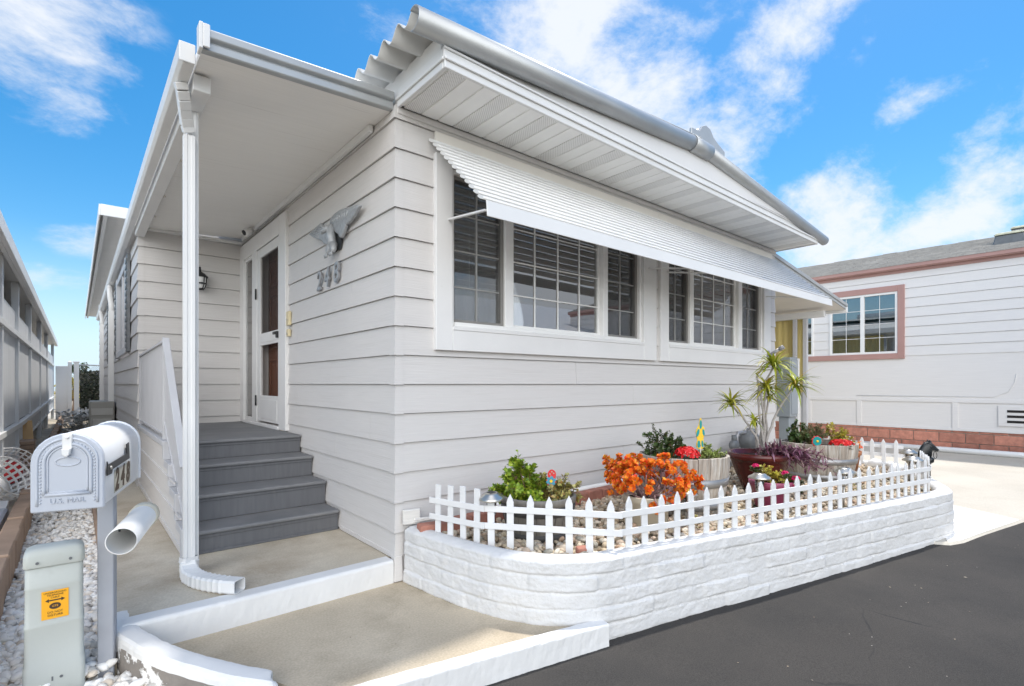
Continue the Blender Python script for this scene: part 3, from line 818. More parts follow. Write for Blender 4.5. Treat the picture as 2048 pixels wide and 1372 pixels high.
# soffit, fascia, roof
S = [(0.0, -0.605), (5.875, -0.54)]
def sy(x): return -0.605 + (0.065 / 5.875) * x
sof = MB(); vents = []
x = 0.04; i = 0; wd = 0.1325
while x < 5.82:
    x1 = min(x + wd, 5.85)
    m_ = MB() if i % 3 == 0 else sof
    m_.hexa([(x + .004, sy(x) + .02, 3.180), (x1 - .004, sy(x1) + .02, 3.180), (x + .004, -0.028, 3.180), (x1 - .004, -0.028, 3.180),
             (x + .004, sy(x) + .02, 3.20), (x1 - .004, sy(x1) + .02, 3.20), (x + .004, -0.028, 3.20), (x1 - .004, -0.028, 3.20)])
    if m_ is not sof: vents.append(m_)
    x += wd; i += 1
sof.hexa([(0.02, sy(0) + .02, 3.188), (5.85, sy(5.85) + .02, 3.188), (0.02, -.03, 3.188), (5.85, -.03, 3.188), (0.02, sy(0) + .02, 3.22), (5.85, sy(5.85) + .02, 3.22), (0.02, -.03, 3.22), (5.85, -.03, 3.22)])
so_ = sof.build('soffit', 'soffitwhite', H, 0.004)
pv = mat('perforated_soffit_metal', (0.84, 0.83, 0.81), 0.45, 0.02, 3)
t = pv.node_tree; p = t.nodes['Principled BSDF']
tcn = t.nodes.new('ShaderNodeTexCoord'); vo = t.nodes.new('ShaderNodeTexVoronoi'); vo.inputs['Scale'].default_value = 72; vo.inputs['Randomness'].default_value = 0.0
mpv = t.nodes.new('ShaderNodeMapping'); mpv.inputs['Rotation'].default_value = (0, 0, R(45)); t.links.new(tcn.outputs['Object'], mpv.inputs[0]); t.links.new(mpv.outputs[0], vo.inputs['Vector'])
mrr = t.nodes.new('ShaderNodeMapRange'); mrr.inputs['From Min'].default_value = 0.26; mrr.inputs['From Max'].default_value = 0.36
t.links.new(vo.outputs['Distance'], mrr.inputs[0])
mxx = t.nodes.new('ShaderNodeMix'); mxx.data_type = 'RGBA'; mxx.inputs[6].default_value = (0.56, 0.55, 0.53, 1)
src = p.inputs['Base Color'].links[0].from_socket
t.links.new(mrr.outputs[0], mxx.inputs[0]); t.links.new(src, mxx.inputs[7]); t.links.new(mxx.outputs[2], p.inputs['Base Color'])
for ven in vents: ven.build('soffit_vent', pv, H, 0.003)
mb = MB()
def rbox(x0, x1, ya, yb, z0, z1):       # follows the slightly skewed eave
    mb.hexa([(x0, sy(x0) + ya, z0), (x1, sy(x1) + ya, z0), (x0, sy(x0) + yb, z0), (x1, sy(x1) + yb, z0), (x0, sy(x0) + ya, z1), (x1, sy(x1) + ya, z1), (x0, sy(x0) + yb, z1), (x1, sy(x1) + yb, z1)])
rbox(0.0, 5.875, 0.0, 0.022, 3.172, 3.235)        # lower lip
rbox(-0.004, 5.88, -0.014, 0.0, 3.215, 3.235)
rbox(0.0, 5.875, 0.012, 0.03, 3.238, 3.298)       # fascia band
rbox(-0.003, 5.878, 0.0, 0.012, 3.286, 3.300)
mb.box(-0.002, 0.018, -0.58, -0.02, 3.172, 3.235); mb.box(-0.016, -0.002, -0.6, -0.02, 3.215, 3.235)
mb.box(0.003, 0.02, -0.57, -0.02, 3.238, 3.30); mb.box(5.858, 5.873, -0.53, 0.0, 3.172, 3.30)
mb.build('fascia', 'alumwhite', H, 0.003)
# gable infill, ridge at x = 2.86
RX, RZ, EL, ER = 2.86, 3.585, 3.385, 3.285
mb = MB()
mb.prism([(0.02, 3.30), (5.86, 3.30), (5.86, 3.303), (RX, RZ - 0.05), (0.02, 3.375)], 'y', -0.56, -0.545)
mb.box(0.012, 0.02, -0.545, 3.9, 3.2, 3.40)
mb.build('gable_panel', 'trim', H)
def roofz(x):
    return EL + (RZ - EL) * (x + 0.2) / (RX + 0.2) if x < RX else ER + (RZ - ER) * (6.05 - x) / (6.05 - RX)
mb = MB()
WL = 0.187
ys = [-0.60 + i * WL / 14 for i in range(int(7.6 / WL * 14))]
v = []; f = []
xs = [-0.2, 0.6, RX]
for yy in ys:
    h = 0.034 * math.sin((yy + 0.60) / WL * 2 * math.pi + 1.3)
    for xx in xs: v.append((xx, yy, roofz(xx) + h + 0.02))
k = len(xs)
f = [(i * k + j, i * k + j + 1, (i + 1) * k + j + 1, (i + 1) * k + j) for i in range(len(ys) - 1) for j in range(k - 1)]
mb.add(v, f, True)
o = mb.build('roof', 'roofmetal', H)
sdm = o.modifiers.new('solid', 'SOLIDIFY'); sdm.thickness = 0.006
mb = MB()
mb.hexa([(RX, -0.55, RZ - .02), (6.0, -0.5, ER - .02), (RX, 17, RZ - .02), (6.0, 17, ER - .02), (RX, -0.55, RZ + .02), (6.0, -0.5, ER + .02), (RX, 17, RZ + .02), (6.0, 17, ER + .02)])
mb.hexa([(-0.1, 7.0, EL - .02), (RX, 7.0, RZ - .03), (-0.1, 17, EL - .02), (RX, 17, RZ - .03), (-0.1, 7.0, EL + .02), (RX, 7.0, RZ + .01), (-0.1, 17, EL + .02), (RX, 17, RZ + .01)])
mb.build('roof', 'roofmetal', H)
# rolled metal rake trim: three-quarter round
def rake(name, xa, xb, r, ya):
    mb = MB(); n = 14
    prof = [(math.cos(a) * r, math.sin(a) * r) for a in [R(60 + i * (235 / n)) for i in range(n + 1)]]
    prof2 = [(math.cos(a) * (r - .004), math.sin(a) * (r - .004)) for a in [R(60 + i * (235 / n)) for i in reversed(range(n + 1))]]
    poly = prof + prof2
    v = []
    for x_ in (xa, xb):
        zc = roofz(x_) - 0.03
        for (a, b) in poly: v.append((x_, ya(x_) + a, zc + b))
    m_ = len(poly)
    mb.add(v, [(i, (i + 1) % m_, m_ + (i + 1) % m_, m_ + i) for i in range(m_)], True)
    mb.f += [list(range(m_)), list(range(m_, 2 * m_))]; mb.sm += [False, False]; mb.mi += [0, 0]
    mb.build(name, 'alum', H)
yk = lambda x_: sy(x_) - 0.005
rake('rake_trim', -0.215, RX - 0.02, 0.068, yk)
rake('rake_trim', RX + 0.02, 6.07, 0.062, yk)
rake('rake_joint', RX - 0.17, RX + 0.14, 0.074, yk)
# ridge end cap
mb = MB()
mb.prism([(2.74, 3.58), (2.74, 3.715), (2.88, 3.725), (2.93, 3.785), (3.00, 3.815), (3.08, 3.80), (3.14, 3.74), (3.24, 3.70), (3.36, 3.66), (3.36, 3.52), (2.76, 3.52)], 'y', -0.56, -0.535)
mb.tube([(2.98, -0.53, 3.68), (2.98, 3, 3.68)], 0.11, 12)
mb.build('ridge_cap', 'alum', H, 0.003)

# windows of the front wall
def front_window(tr, op, posts, cols, rows):
    tx0, tx1, tz0, tz1 = tr; x0, x1, z0, z1 = op
    mb = MB()
    mb.box(tx0, x0, -0.05, 0.0, tz0, tz1); mb.box(x1, tx1, -0.05, 0.0, tz0, tz1)
    mb.box(x0, x1, -0.05, 0.0, tz0, z0 - 0.004); mb.box(x0, x1, -0.05, 0.0, z1, tz1)
    mb.box(x0, x1, -0.056, -0.05, tz0 + 0.148, z0 - 0.004)
    wn = mb.build('window', 'trim', H, 0.004)
    mb = MB(); j = 0.03
    mb.box(x0, x0 + j, -0.02, 0.09, z0, z1); mb.box(x1 - j, x1, -0.02, 0.09, z0, z1)
    mb.box(x0 + j, x1 - j, -0.032, 0.09, z0 - 0.002, z0 + j); mb.box(x0 + j, x1 - j, -0.02, 0.09, z1 - j, z1)
    for a, b in posts: mb.box(a, b, -0.012, 0.075, z0 + j, z1 - j)
    mb.build('window_frame', 'vinyl', wn, 0.003)
    edges = [x0 + j] + [e for p_ in posts for e in p_] + [x1 - j]
    for k in range(0, len(edges), 2):
        a, b = edges[k], edges[k + 1]; side = k != 2
        sf = MB(); q = 0.026
        ym = (0.012, 0.05) if side else (0.03, 0.06)
        sf.box(a, a + q, *ym, z0 + j, z1 - j); sf.box(b - q, b, *ym, z0 + j, z1 - j)
        sf.box(a + q, b - q, *ym, z0 + j, z0 + j + q); sf.box(a + q, b - q, *ym, z1 - j - q, z1 - j)
        sf.build('sash', 'sashdark' if side else 'vinyl', wn, 0.002)
        g = MB(); g.box(a + q, b - q, 0.046, 0.049, z0 + j + q, z1 - j - q); g.build('pane', 'glass', wn)
        c_ = cols if not side else 2
        g = MB(); t_ = 0.0052
        for i in range(1, c_):
            xx = a + (b - a) * i / c_; g.box(xx - t_, xx + t_, 0.036, 0.0445, z0 + j + q, z1 - j - q)
        for i in range(1, rows):
            zz = z0 + j + (z1 - z0 - 2 * j) * i / rows; g.box(a + q, b - q, 0.0368, 0.0441, zz - t_, zz + t_)
        g.build('window_grid', 'vinyl', wn)
        if side:
            g = MB(); g.add([(a + q, 0.025, z0 + j + q), (b - q, 0.025, z0 + j + q), (b - q, 0.025, z1 - j - q), (a + q, 0.025, z1 - j - q)], [(0, 1, 2, 3)])
            g.build('insect_screen', 'screen', wn)
    cu = MB(); nn = int((x1 - x0 - .1) / .012); v = []  # white panel added to imitate the bright reflection low in the panes
    for i in range(nn + 1):
        xx = x0 + .05 + (x1 - x0 - .1) * i / nn; f0 = math.sin(xx / .085 * 6.283 + 1.3 * math.sin(xx * 7)); v += [(xx, .078 + .010 * f0, z0 + .0), (xx, .078 + .007 * f0, 2.065 + .004 * math.sin(xx * 9))]
    cu.add(v, [(2 * i, 2 * i + 1, 2 * i + 3, 2 * i + 2) for i in range(nn)], True)
    cu.build('curtain', 'sheer', wn, fix=False)
    rnd = random.Random(int(x0 * 100))
    bl = MB(); zz = z0 + 0.05
    while zz < z1 - 0.03:
        tl = R(rnd.uniform(4, 16)); dx = rnd.uniform(-.004, .004)
        c_, s_ = math.cos(tl) * 0.024, math.sin(tl) * 0.024
        sag = rnd.uniform(-0.002, 0.002)
        bl.hexa([(x0 + .05, 0.125 - c_, zz - s_), (x1 - .05, 0.125 - c_, zz - s_ + sag), (x0 + .05, 0.125 + c_, zz + s_), (x1 - .05, 0.125 + c_, zz + s_ + sag),
                 (x0 + .05, 0.125 - c_, zz - s_ + .0025), (x1 - .05, 0.125 - c_, zz - s_ + .0025 + sag), (x0 + .05, 0.125 + c_, zz + s_ + .0025), (x1 - .05, 0.125 + c_, zz + s_ + .0025 + sag)])
        zz += 0.047
    for i in range(5):
        xx = x0 + 0.25 + (x1 - x0 - 0.5) * i / 4
        bl.box(xx - .002, xx + .002, 0.097, 0.099, z0 + .05, z1 - .03)
    bl.build('blind', 'blind', wn, fix=False)
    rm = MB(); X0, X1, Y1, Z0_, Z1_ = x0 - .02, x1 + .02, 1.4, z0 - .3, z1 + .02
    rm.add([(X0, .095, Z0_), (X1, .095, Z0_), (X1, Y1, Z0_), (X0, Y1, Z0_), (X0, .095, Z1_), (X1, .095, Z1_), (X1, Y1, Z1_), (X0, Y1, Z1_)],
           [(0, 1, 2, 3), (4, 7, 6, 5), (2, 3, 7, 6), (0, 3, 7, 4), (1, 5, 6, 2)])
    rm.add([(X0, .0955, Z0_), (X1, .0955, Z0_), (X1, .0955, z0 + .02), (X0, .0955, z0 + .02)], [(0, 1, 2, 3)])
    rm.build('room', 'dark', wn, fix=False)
front_window((0.284, 2.93, 1.56, 2.95), W1, [(0.945, 1.03), (2.13, 2.20)], 4, 4)
front_window((3.005, 5.60, 1.56, 2.95), W2, [(3.63, 3.71), (4.765, 4.86)], 4, 4)

# slatted awning over both windows
A = MB()
xa, xb = 0.25, 5.70
n = 13
def af(t, side):      # centre line of the slats; side 0 left, 1 right
    y1, z1 = ((-0.62, 2.455), (-0.73, 2.405))[side]
    return (-0.035 + (y1 + 0.035) * t, 3.035 + (z1 - 3.035) * t)
aw = MB()
for i in range(n):
    t0 = (i + 0.5) / n
    (ya, za), (yb, zb) = af(t0, 0), af(t0, 1)
    dx_, dz_ = -0.585, -0.58
    l_ = math.hypot(dx_, dz_); ux, uz = dx_ / l_, dz_ / l_; nx, nz_ = uz, -ux
    prof = []
    for k in range(12):
        a = k * 2 * math.pi / 12
        p0_, q0_ = 0.0345 * math.cos(a), 0.0105 * math.copysign(abs(math.sin(a)) ** .6, math.sin(a))
        ct, st_ = math.cos(R(15)), math.sin(R(15)); p_, q_ = p0_ * ct - q0_ * st_, p0_ * st_ + q0_ * ct
        prof.append((p_ * ux + q_ * nx, p_ * uz + q_ * nz_))
    st = -0.012 + 0.002 * i
    v = [(xa + st + 0.002 * (i % 2), ya + p_[0], za + p_[1]) for p_ in prof] + [(xb + 0.004 * (i % 2), yb + p_[0], zb + p_[1]) for p_ in prof]
    aw.add(v, [(k, (k + 1) % 12, 12 + (k + 1) % 12, 12 + k) for k in range(12)], True)
    aw.f += [list(range(len(aw.v) - 24, len(aw.v) - 12)), list(range(len(aw.v) - 12, len(aw.v)))]; aw.sm += [False] * 2; aw.mi += [0, 0]
awo = aw.build('window_awning', 'alumwhite', H)
mb = MB()
mb.box(0.285, 5.66, -0.045, -0.022, 3.02, 3.098); mb.box(2.96, 3.0, -0.05, -0.045, 3.05, 3.10)
mb.build('awning_header', 'cream', awo, 0.003)
mb = MB()
mb.hexa([(0.27, -0.660, 2.345), (5.705, -0.768, 2.31), (0.27, -0.652, 2.345), (5.705, -0.760, 2.31), (0.27, -0.652, 2.445), (5.705, -0.760, 2.395), (0.27, -0.642, 2.445), (5.705, -0.752, 2.395)])
mb.build('awning_fascia', 'alumwhite', awo, 0.002)
for xw, xo in ((0.392, 0.30), (2.79, 2.90), (3.11, 3.22), (5.44, 5.55)):
    mb = MB(); yo = -0.60 - 0.02 * xo
    mb.bar((xw, -0.055, 2.495), (xo, yo, 2.40), 0.022, 0.012)
    mb.build('awning_brace', 'alumwhite', awo)

# entrance
mb = MB()
yr, yl, zt, zb = 2.255, 4.14, 3.06, 0.848
mb.box(-0.045, 0.0, yr, 2.485, zb, zt); mb.box(-0.045, 0.0, 3.95, yl, zb, zt)
mb.box(-0.045, 0.0, 3.34, 3.54, zb + .03, 2.87); mb.box(-0.045, 0.0, 2.485, 3.95, 2.87, zt)
mb.box(-0.055, 0.14, 2.485, 3.34, zb - 0.005, zb + 0.03); mb.box(-0.055, 0.0, 3.34, 3.95, zb - 0.005, zb + 0.03)
mb.box(0.0, 0.14, 2.44, 2.485, zb, 2.9); mb.box(0.0, 0.14, 3.34, 3.38, zb, 2.9); mb.box(0, 0.14, 2.485, 3.34, 2.87, 2.9)
mb.box(0.0, 0.08, 3.50, 3.54, zb, 2.9); mb.box(0.0, 0.08, 3.95, 3.99, zb, 2.9)
mb.build('door_frame', 'trim', H, 0.004)
sdn = MB()
y0_, y1_, zb_ = 2.488, 3.335, 0.90
xs0, xs1 = -0.036, -0.004
sdn.box(xs0, xs1, y0_, y0_ + .045, zb_, 2.86); sdn.box(xs0, xs1, y1_ - .115, y1_, zb_, 2.86)
yi0, yi1 = y0_ + .045, y1_ - .115
sdn.box(xs0, xs1, yi0, yi1, 2.76, 2.86); sdn.box(xs0, xs1, yi0, yi1, 1.755, 1.89); sdn.box(xs0, xs1, yi0, yi1, zb_, 1.19)
sdn.box(xs0 - .006, xs0, yi0 + .02, yi1 - .02, 1.785, 1.862)
sdn.box(xs0 - .005, xs0, yi0 + .03, yi1 - .03, 0.93, 1.15)
sd_ = sdn.build('storm_door', 'trim', H, 0.003)
for (a, b) in ((1.19, 1.755), (1.89, 2.76)):
    g = MB(); g.add([(-0.02, yi0, a), (-0.02, yi1, a), (-0.02, yi1, b), (-0.02, yi0, b)], [(0, 1, 2, 3)])
    g.build('door_screen', 'doorscreen2' if a > 1.5 else 'doorscreen', sd_)
mb = MB(); mb.box(-0.065, -0.036, y0_ + .005, y0_ + .04, 1.80, 1.87); mb.box(-0.08, -0.065, y0_ + .005, y0_ + .09, 1.835, 1.865)
mb.build('door_handle', 'black', sd_, 0.004)
for zz in (2.36, 1.13):
    mb = MB(); mb.box(-0.052, -0.045, 3.335, 3.375, zz - .06, zz + .06); mb.tube([(-0.054, 3.338, zz - .06), (-0.054, 3.338, zz + .06)], 0.009, 8)
    mb.build('hinge', 'black', sd_)
ed = MB(); ed.box(0.085, 0.13, 2.485, 3.34, 0.87, 2.88)
for (ya_, yb_) in ((2.57, 2.87), (2.95, 3.25)):
    for (za_, zb2) in ((2.42, 2.74), (1.72, 2.34), (1.02, 1.60)):
        for (p0, p1, q0, q1) in ((ya_, yb_, za_, za_ + .025), (ya_, yb_, zb2 - .025, zb2), (ya_, ya_ + .025, za_ + .025, zb2 - .025), (yb_ - .025, yb_, za_ + .025, zb2 - .025)):
            ed.box(0.073, 0.085, p0, p1, q0, q1)
        ed.box(0.078, 0.085, ya_ + .06, yb_ - .06, za_ + .06, zb2 - .06)
edo = ed.build('entry_door', 'wood', H, 0.004)
mb = MB(); mb.ball((0.05, 3.2, 1.80), 0.028); mb.tube([(0.085, 3.2, 1.80), (0.05, 3.2, 1.8)], 0.012)
mb.build('door_knob', 'steel', edo)
sl = MB(); sl.box(-0.03, 0.01, 3.54, 3.575, 0.88, 2.87); sl.box(-0.03, 0.01, 3.915, 3.95, 0.88, 2.87); sl.box(-0.03, 0.01, 3.575, 3.915, 0.88, 0.92); sl.box(-0.03, 0.01, 3.575, 3.915, 2.83, 2.87)
slo = sl.build('sidelight', 'trim', H, 0.003)
g = MB(); g.box(-0.018, -0.015, 3.575, 3.915, 0.92, 2.83); g.build('pane', 'glass', slo)
g = MB()
for i in range(14): g.box(0.02, 0.04, 3.58, 3.91, 0.93 + i * 0.137, 0.93 + i * 0.137 + 0.131)
g.build('curtain', 'blind', slo)
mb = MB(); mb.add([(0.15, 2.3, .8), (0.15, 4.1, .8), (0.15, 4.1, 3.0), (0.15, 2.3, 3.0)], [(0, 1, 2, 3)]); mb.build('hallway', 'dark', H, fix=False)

# far cover and windows on the long side
mb = MB(); mb.box(-1.43, -1.10, 4.5, 17.0, 3.36, 3.40); mb.box(-1.445, -1.43, 4.5, 17.0, 3.28, 3.41); mb.box(-1.43, -1.1, 4.485, 4.5, 3.28, 3.41)
mb.box(-1.40, -1.36, 4.5, 17.0, 3.30, 3.36)
mb.build('side_eave', 'alumwhite', H, 0.004)
mb = MB(); mb.box(-1.15, -1.09, 5.38, 5.5, 1.74, 3.0); mb.box(-1.15, -1.09, 7.3, 7.42, 1.74, 3.0); mb.box(-1.14, -1.09, 5.5, 7.3, 1.74, 1.83); mb.box(-1.14, -1.09, 5.5, 7.3, 2.9, 3.0)
mb.box(-1.13, -1.09, 6.3, 6.4, 1.83, 2.9)
wo = mb.build('window', 'railgrey', H, 0.004)
g = MB(); g.box(-1.105, -1.10, 5.5, 7.3, 1.83, 2.9); g.build('pane', 'glass2', wo)
for (ya_, yb_) in ((5.1, 5.36), (7.45, 7.75), (9.0, 9.3), (10.4, 10.7)):
    mb = MB(); mb.box(-1.145, -1.112, ya_, yb_, 1.74, 3.0)
    for i in range(14): mb.box(-1.155, -1.145, ya_ + .03, yb_ - .03, 1.79 + i * .085, 1.84 + i * .085)
    mb.build('shutter', 'gasgrey', H, 0.003)
for (yy, zz, xx) in ((8.35, 2.85, -1.17), (12.6, 3.0, -1.17)):
    mb = MB(); mb.box(xx - .045, xx + .035, yy - .05, yy + .05, 0.15, zz - .25)
    mb.tube([(xx, yy, zz - .27), (xx - .0, yy, zz - .15), (xx - .02, yy - .02, zz), (xx - .03, yy - .02, zz + .2)], 0.042, 8)
    mb.build('drain_pipe', 'alumwhite', H, 0.006)
# ------------------------------------------------------------------ porch cover
P_ = thing('porch_cover', 'flat white metal patio cover over the front steps with grey front fascia and single post', 'porch cover')
cz = lambda x: 3.172 + 0.055 * x
mb = MB()
mb.hexa([(-1.13, 0.055, cz(-1.13)), (0.0, 0.055, cz(0)), (-1.13, 4.12, cz(-1.13)), (0.0, 4.12, cz(0)), (-1.13, 0.055, cz(-1.13) + .07), (0.0, 0.055, cz(0) + .07), (-1.13, 4.12, cz(-1.13) + .07), (0.0, 4.12, cz(0) + .07)])
mb.build('roof_panel', 'ceiling', P_)
mb = MB()
mb.box(-0.055, -0.024, 0.3, 4.0, 3.115, 3.168); mb.box(-1.02, -0.026, 4.085, 4.122, 3.09, 3.125)
mb.build('ledger_trim', 'alumwhite', P_, 0.003)
mb = MB()       # stepped front fascia
prof = [(0.055, 0.0), (0.02, 0.0), (0.012, 0.006), (0.012, 0.045), (0.022, 0.055), (0.0, 0.063), (-0.006, 0.070), (-0.006, 0.108), (0.004, 0.116), (0.055, 0.116)]
v = []
for x_ in (-1.135, -0.012):
    for (yy, zz) in prof: v.append((x_, yy, zz + cz(x_) - 0.004))
k = len(prof)
mb.add(v, [(i, (i + 1) % k, k + (i + 1) % k, k + i) for i in range(k)]); mb.f += [list(range(k)), list(range(k, 2 * k))]; mb.sm += [False] * 2; mb.mi += [0, 0]
mb.build('front_fascia', 'alum', P_, 0.002)
mb = MB(); mb.box(-1.15, -1.132, -0.02, 0.06, cz(-1.13) - .012, cz(-1.13) + .128); mb.box(-1.132, -1.10, -0.022, -0.008, cz(-1.1) - .002, cz(-1.1) + .122)
mb.build('end_cap', 'alumwhite', P_, 0.003)
mb = MB()       # side gutter running back along the eave
g = [(-1.152, 3.055), (-1.205, 3.055), (-1.225, 3.075), (-1.225, 3.165), (-1.218, 3.165), (-1.218, 3.08), (-1.203, 3.063), (-1.16, 3.063), (-1.16, 3.165), (-1.152, 3.165)]
mb.prism(g, 'y', 0.10, 15.0)
mb.prism([(-1.15, 3.055), (-1.224, 3.055), (-1.224, 3.16), (-1.15, 3.16)], 'y', 0.092, 0.099)
mb.build('gutter', 'alumwhite', P_, 0.003)
mb = MB(); mb.box(-1.15, -1.092, 4.12, 15.0, 3.10, 3.16); mb.build('eave_board', 'alumwhite', P_, 0.003)
mb = MB(); mb.box(-1.135, -1.045, 0.27, 4.10, 3.005, 3.098)
bo = mb.build('beam', 'alumwhite', P_, 0.004)
for yy in (1.55, 2.55, 3.3):
    mb = MB(); mb.tube([(-1.045, yy, 3.05), (-1.025, yy, 3.05)], 0.014, 8); mb.ball((-1.022, yy, 3.05), 0.012, 6)
    mb.build('bolt', 'cream', bo)
PX, PY = -1.094, 0.575
mb = MB()
w2 = 0.031
poly = [(PX - w2, PY - w2), (PX - .012, PY - w2), (PX - .008, PY - w2 + .006), (PX + .008, PY - w2 + .006), (PX + .012, PY - w2), (PX + w2, PY - w2), (PX + w2, PY + w2), (PX - w2, PY + w2)]
mb.prism(poly, 'z', 0.146, 3.006)
po = mb.build('post', 'alumwhite', P_, 0.003)
mb = MB(); mb.box(PX - .045, PX + .045, PY - .045, PY + .045, 0.146, 0.16); mb.build('post_foot', 'alumwhite', po, 0.003)
DX, DY = -1.121, 0.512
mb = MB()
def fluted(cx, cy, a, b): 
    q = []
    for (x0, y0, x1, y1) in ((cx - a, cy - b, cx + a, cy - b), (cx + a, cy - b, cx + a, cy + b), (cx + a, cy + b, cx - a, cy + b), (cx - a, cy + b, cx - a, cy - b)):
        for t in (0.0, 0.3, 0.36, 0.64, 0.70):
            ins = 0.004 if t in (0.36, 0.64) else 0
            nx_, ny_ = (y1 - y0), -(x1 - x0); l_ = math.hypot(nx_, ny_); 
            q.append((x0 + (x1 - x0) * t - nx_ / l_ * ins, y0 + (y1 - y0) * t - ny_ / l_ * ins))
    return q
mb.prism(fluted(DX, DY, 0.030, 0.0225), 'z', 0.24, 2.83)
dsp = mb.build('downspout', 'alumwhite', P_)
mb = MB()
for i in range(7):      # curved elbow from the gutter outlet
    t = i / 6
    zz = 3.05 - 0.20 * t; yy = 0.33 + (DY - 0.33) * (3 * t * t - 2 * t ** 3); xx = -1.19 + (DX + 1.19) * t
    p0 = (xx, yy, zz)
    if i: mb.bar(prev, p0, 0.062, 0.047 + 0.003 * (i % 2), up=(0, 1, 0))
    prev = p0
mb.build('downspout_elbow', 'alumwhite', dsp, 0.003)
mb = MB()       # ribbed flexible outlet lying on the slab
path = [(DX, DY, 0.27), (DX, DY, 0.235), (DX - .006, DY - .03, 0.198), (-1.128, .40, .188), (-1.105, .30, .186), (-1.06, .20, .186), (-1.005, .11, .188), (-.945, .035, .190)]
dense = []
for i in range(len(path) - 1):
    for k in range(8): dense.append(Vector(path[i]).lerp(Vector(path[i + 1]), k / 8))
dense.append(Vector(path[-1]))
prevr = None; v = []; k4 = []
for i, q in enumerate(dense):
    d = (dense[min(i + 1, len(dense) - 1)] - dense[max(i - 1, 0)]).normalized()
    sd2 = d.cross(Vector((0, 0, 1)));
    if sd2.length < .2: sd2 = Vector((1, 0.3, 0))
    sd2.normalize(); up2 = sd2.cross(d)
    rib = 1.0 + (0.09 if (i % 3 == 0 and 5 < i < len(dense) - 7) else 0.0)
    a, b = 0.044 * rib, 0.036 * rib
    for (p_, q_) in ((-1, -.7), (-.8, -1), (.8, -1), (1, -.7), (1, .7), (.8, 1), (-.8, 1), (-1, .7)):
        v.append(q + sd2 * a * p_ + up2 * b * q_)
n8 = 8
mb.add(v, [(i * n8 + k, i * n8 + (k + 1) % n8, (i + 1) * n8 + (k + 1) % n8, (i + 1) * n8 + k) for i in range(len(dense) - 1) for k in range(n8)])
o = mb.build('flexible_outlet', 'alumwhite', dsp)
sm_ = o.modifiers.new('solid', 'SOLIDIFY'); sm_.thickness = 0.004; sm_.offset = -1

# ------------------------------------------------------------------ porch steps with railing
T = thing('porch_steps', 'grey painted porch steps and landing up to the storm door', 'steps')
NY = [0.924, 1.206, 1.53, 1.851]; NZ = [0.308, 0.503, 0.681, 0.842]
XL = -1.055
for i in range(4):
    y0, z0 = NY[i], NZ[i]; y1 = NY[i + 1] if i < 3 else DW - 0.03
    zb_ = 0.146 if i == 0 else NZ[i - 1]
    mb = MB(); mb.box(XL, -0.024, y0 + 0.022, y0 + 0.05, zb_ - (0 if i == 0 else .0), z0 - 0.03)
    if i == 0: mb.box(XL, -0.024, y0 + 0.010, y0 + 0.022, 0.146, 0.165)
    mb.box(XL, -0.024, y0 + 0.015, y0 + 0.022, z0 - 0.055, z0 - 0.03)
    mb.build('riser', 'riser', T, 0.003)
    mb = MB(); mb.box(XL, -0.022, y0 - 0.004, y1 + 0.03, z0 - 0.03, z0)
    mb.build('tread' if i < 3 else 'landing', 'step', T, 0.012, seg=3)
mb = MB()
sk = [(0.90, 0.146), (0.90, 0.335)]
for i in range(4):
    if i < 3: sk += [(NY[i + 1] - 0.02, NZ[i] + 0.027), (NY[i + 1] - 0.02, NZ[i + 1] + 0.027)]
sk = [(0.90, 0.15), (0.90, 0.345), (1.19, 0.345), (1.19, 0.535), (1.515, 0.535), (1.515, 0.705), (1.83, 0.705), (1.83, 0.80), (4.12, 0.80), (4.12, 0.15)]
mb.prism(sk, 'x', -1.100, -1.056)
mb.build('side_panel', 'siding', T, 0.002)
mb = MB()
for (ya, yb, za, zb2) in ((0.885, 0.945, 0.15, 0.35), (1.17, 1.225, 0.35, 0.54), (1.50, 1.555, 0.54, 0.71), (1.815, 1.87, 0.71, 0.855)):
    mb.box(-1.112, -1.050, ya, yb, za, zb2)
for (ya, yb, zz) in ((0.945, 1.17, 0.345), (1.225, 1.50, 0.535), (1.555, 1.815, 0.705)): mb.box(-1.108, -1.052, ya, yb, zz - 0.05, zz + .004)
mb.box(-1.115, -1.045, 1.87, 4.12, 0.815, 0.858)
mb.build('side_trim', 'railgrey', T, 0.003)
mb = MB(); mb.box(-1.112, -1.10, 0.95, 4.1, 0.40, 0.412); mb.box(-1.112, -1.10, 1.24, 4.1, 0.60, 0.612); mb.box(-1.110, -1.10, 0.95, 4.1, 0.2, 0.212)
mb.build('side_lap', 'siding', T)
RL = thing('stair_railing', 'grey metal stair railing with close upright bars beside the porch', 'railing')
xr = -1.075
mb = MB(); mb.box(xr - .02, xr + .02, 2.0, 2.04, 0.858, 1.70); mb.box(xr - .02, xr + .02, 4.08, 4.118, 0.858, 1.665); mb.build('railing_post', 'railgrey', RL, 0.003)
mb = MB(); mb.bar((xr, 2.04, 1.675), (xr, 4.08, 1.64), 0.045, 0.022); mb.bar((xr, 1.995, 1.70), (xr, 1.04, 0.74), 0.05, 0.022)
mb.build('handrail', 'railgrey', RL, 0.003)
mb = MB(); mb.bar((xr, 2.04, 0.90), (xr, 4.08, 0.90), 0.03, 0.022); mb.bar((xr, 1.995, 1.0), (xr, 0.98, 0.40), 0.03, 0.022)
mb.box(xr - .016, xr + .016, 0.975, 1.005, 0.36, 0.70)
mb.build('bottom_rail', 'railgrey', RL, 0.003)
mb = MB()
for i in range(1, 44):
    yy = 2.04 + 2.04 * i / 44; mb.box(xr - .008, xr + .008, yy - .008, yy + .008, 0.91, 1.66)
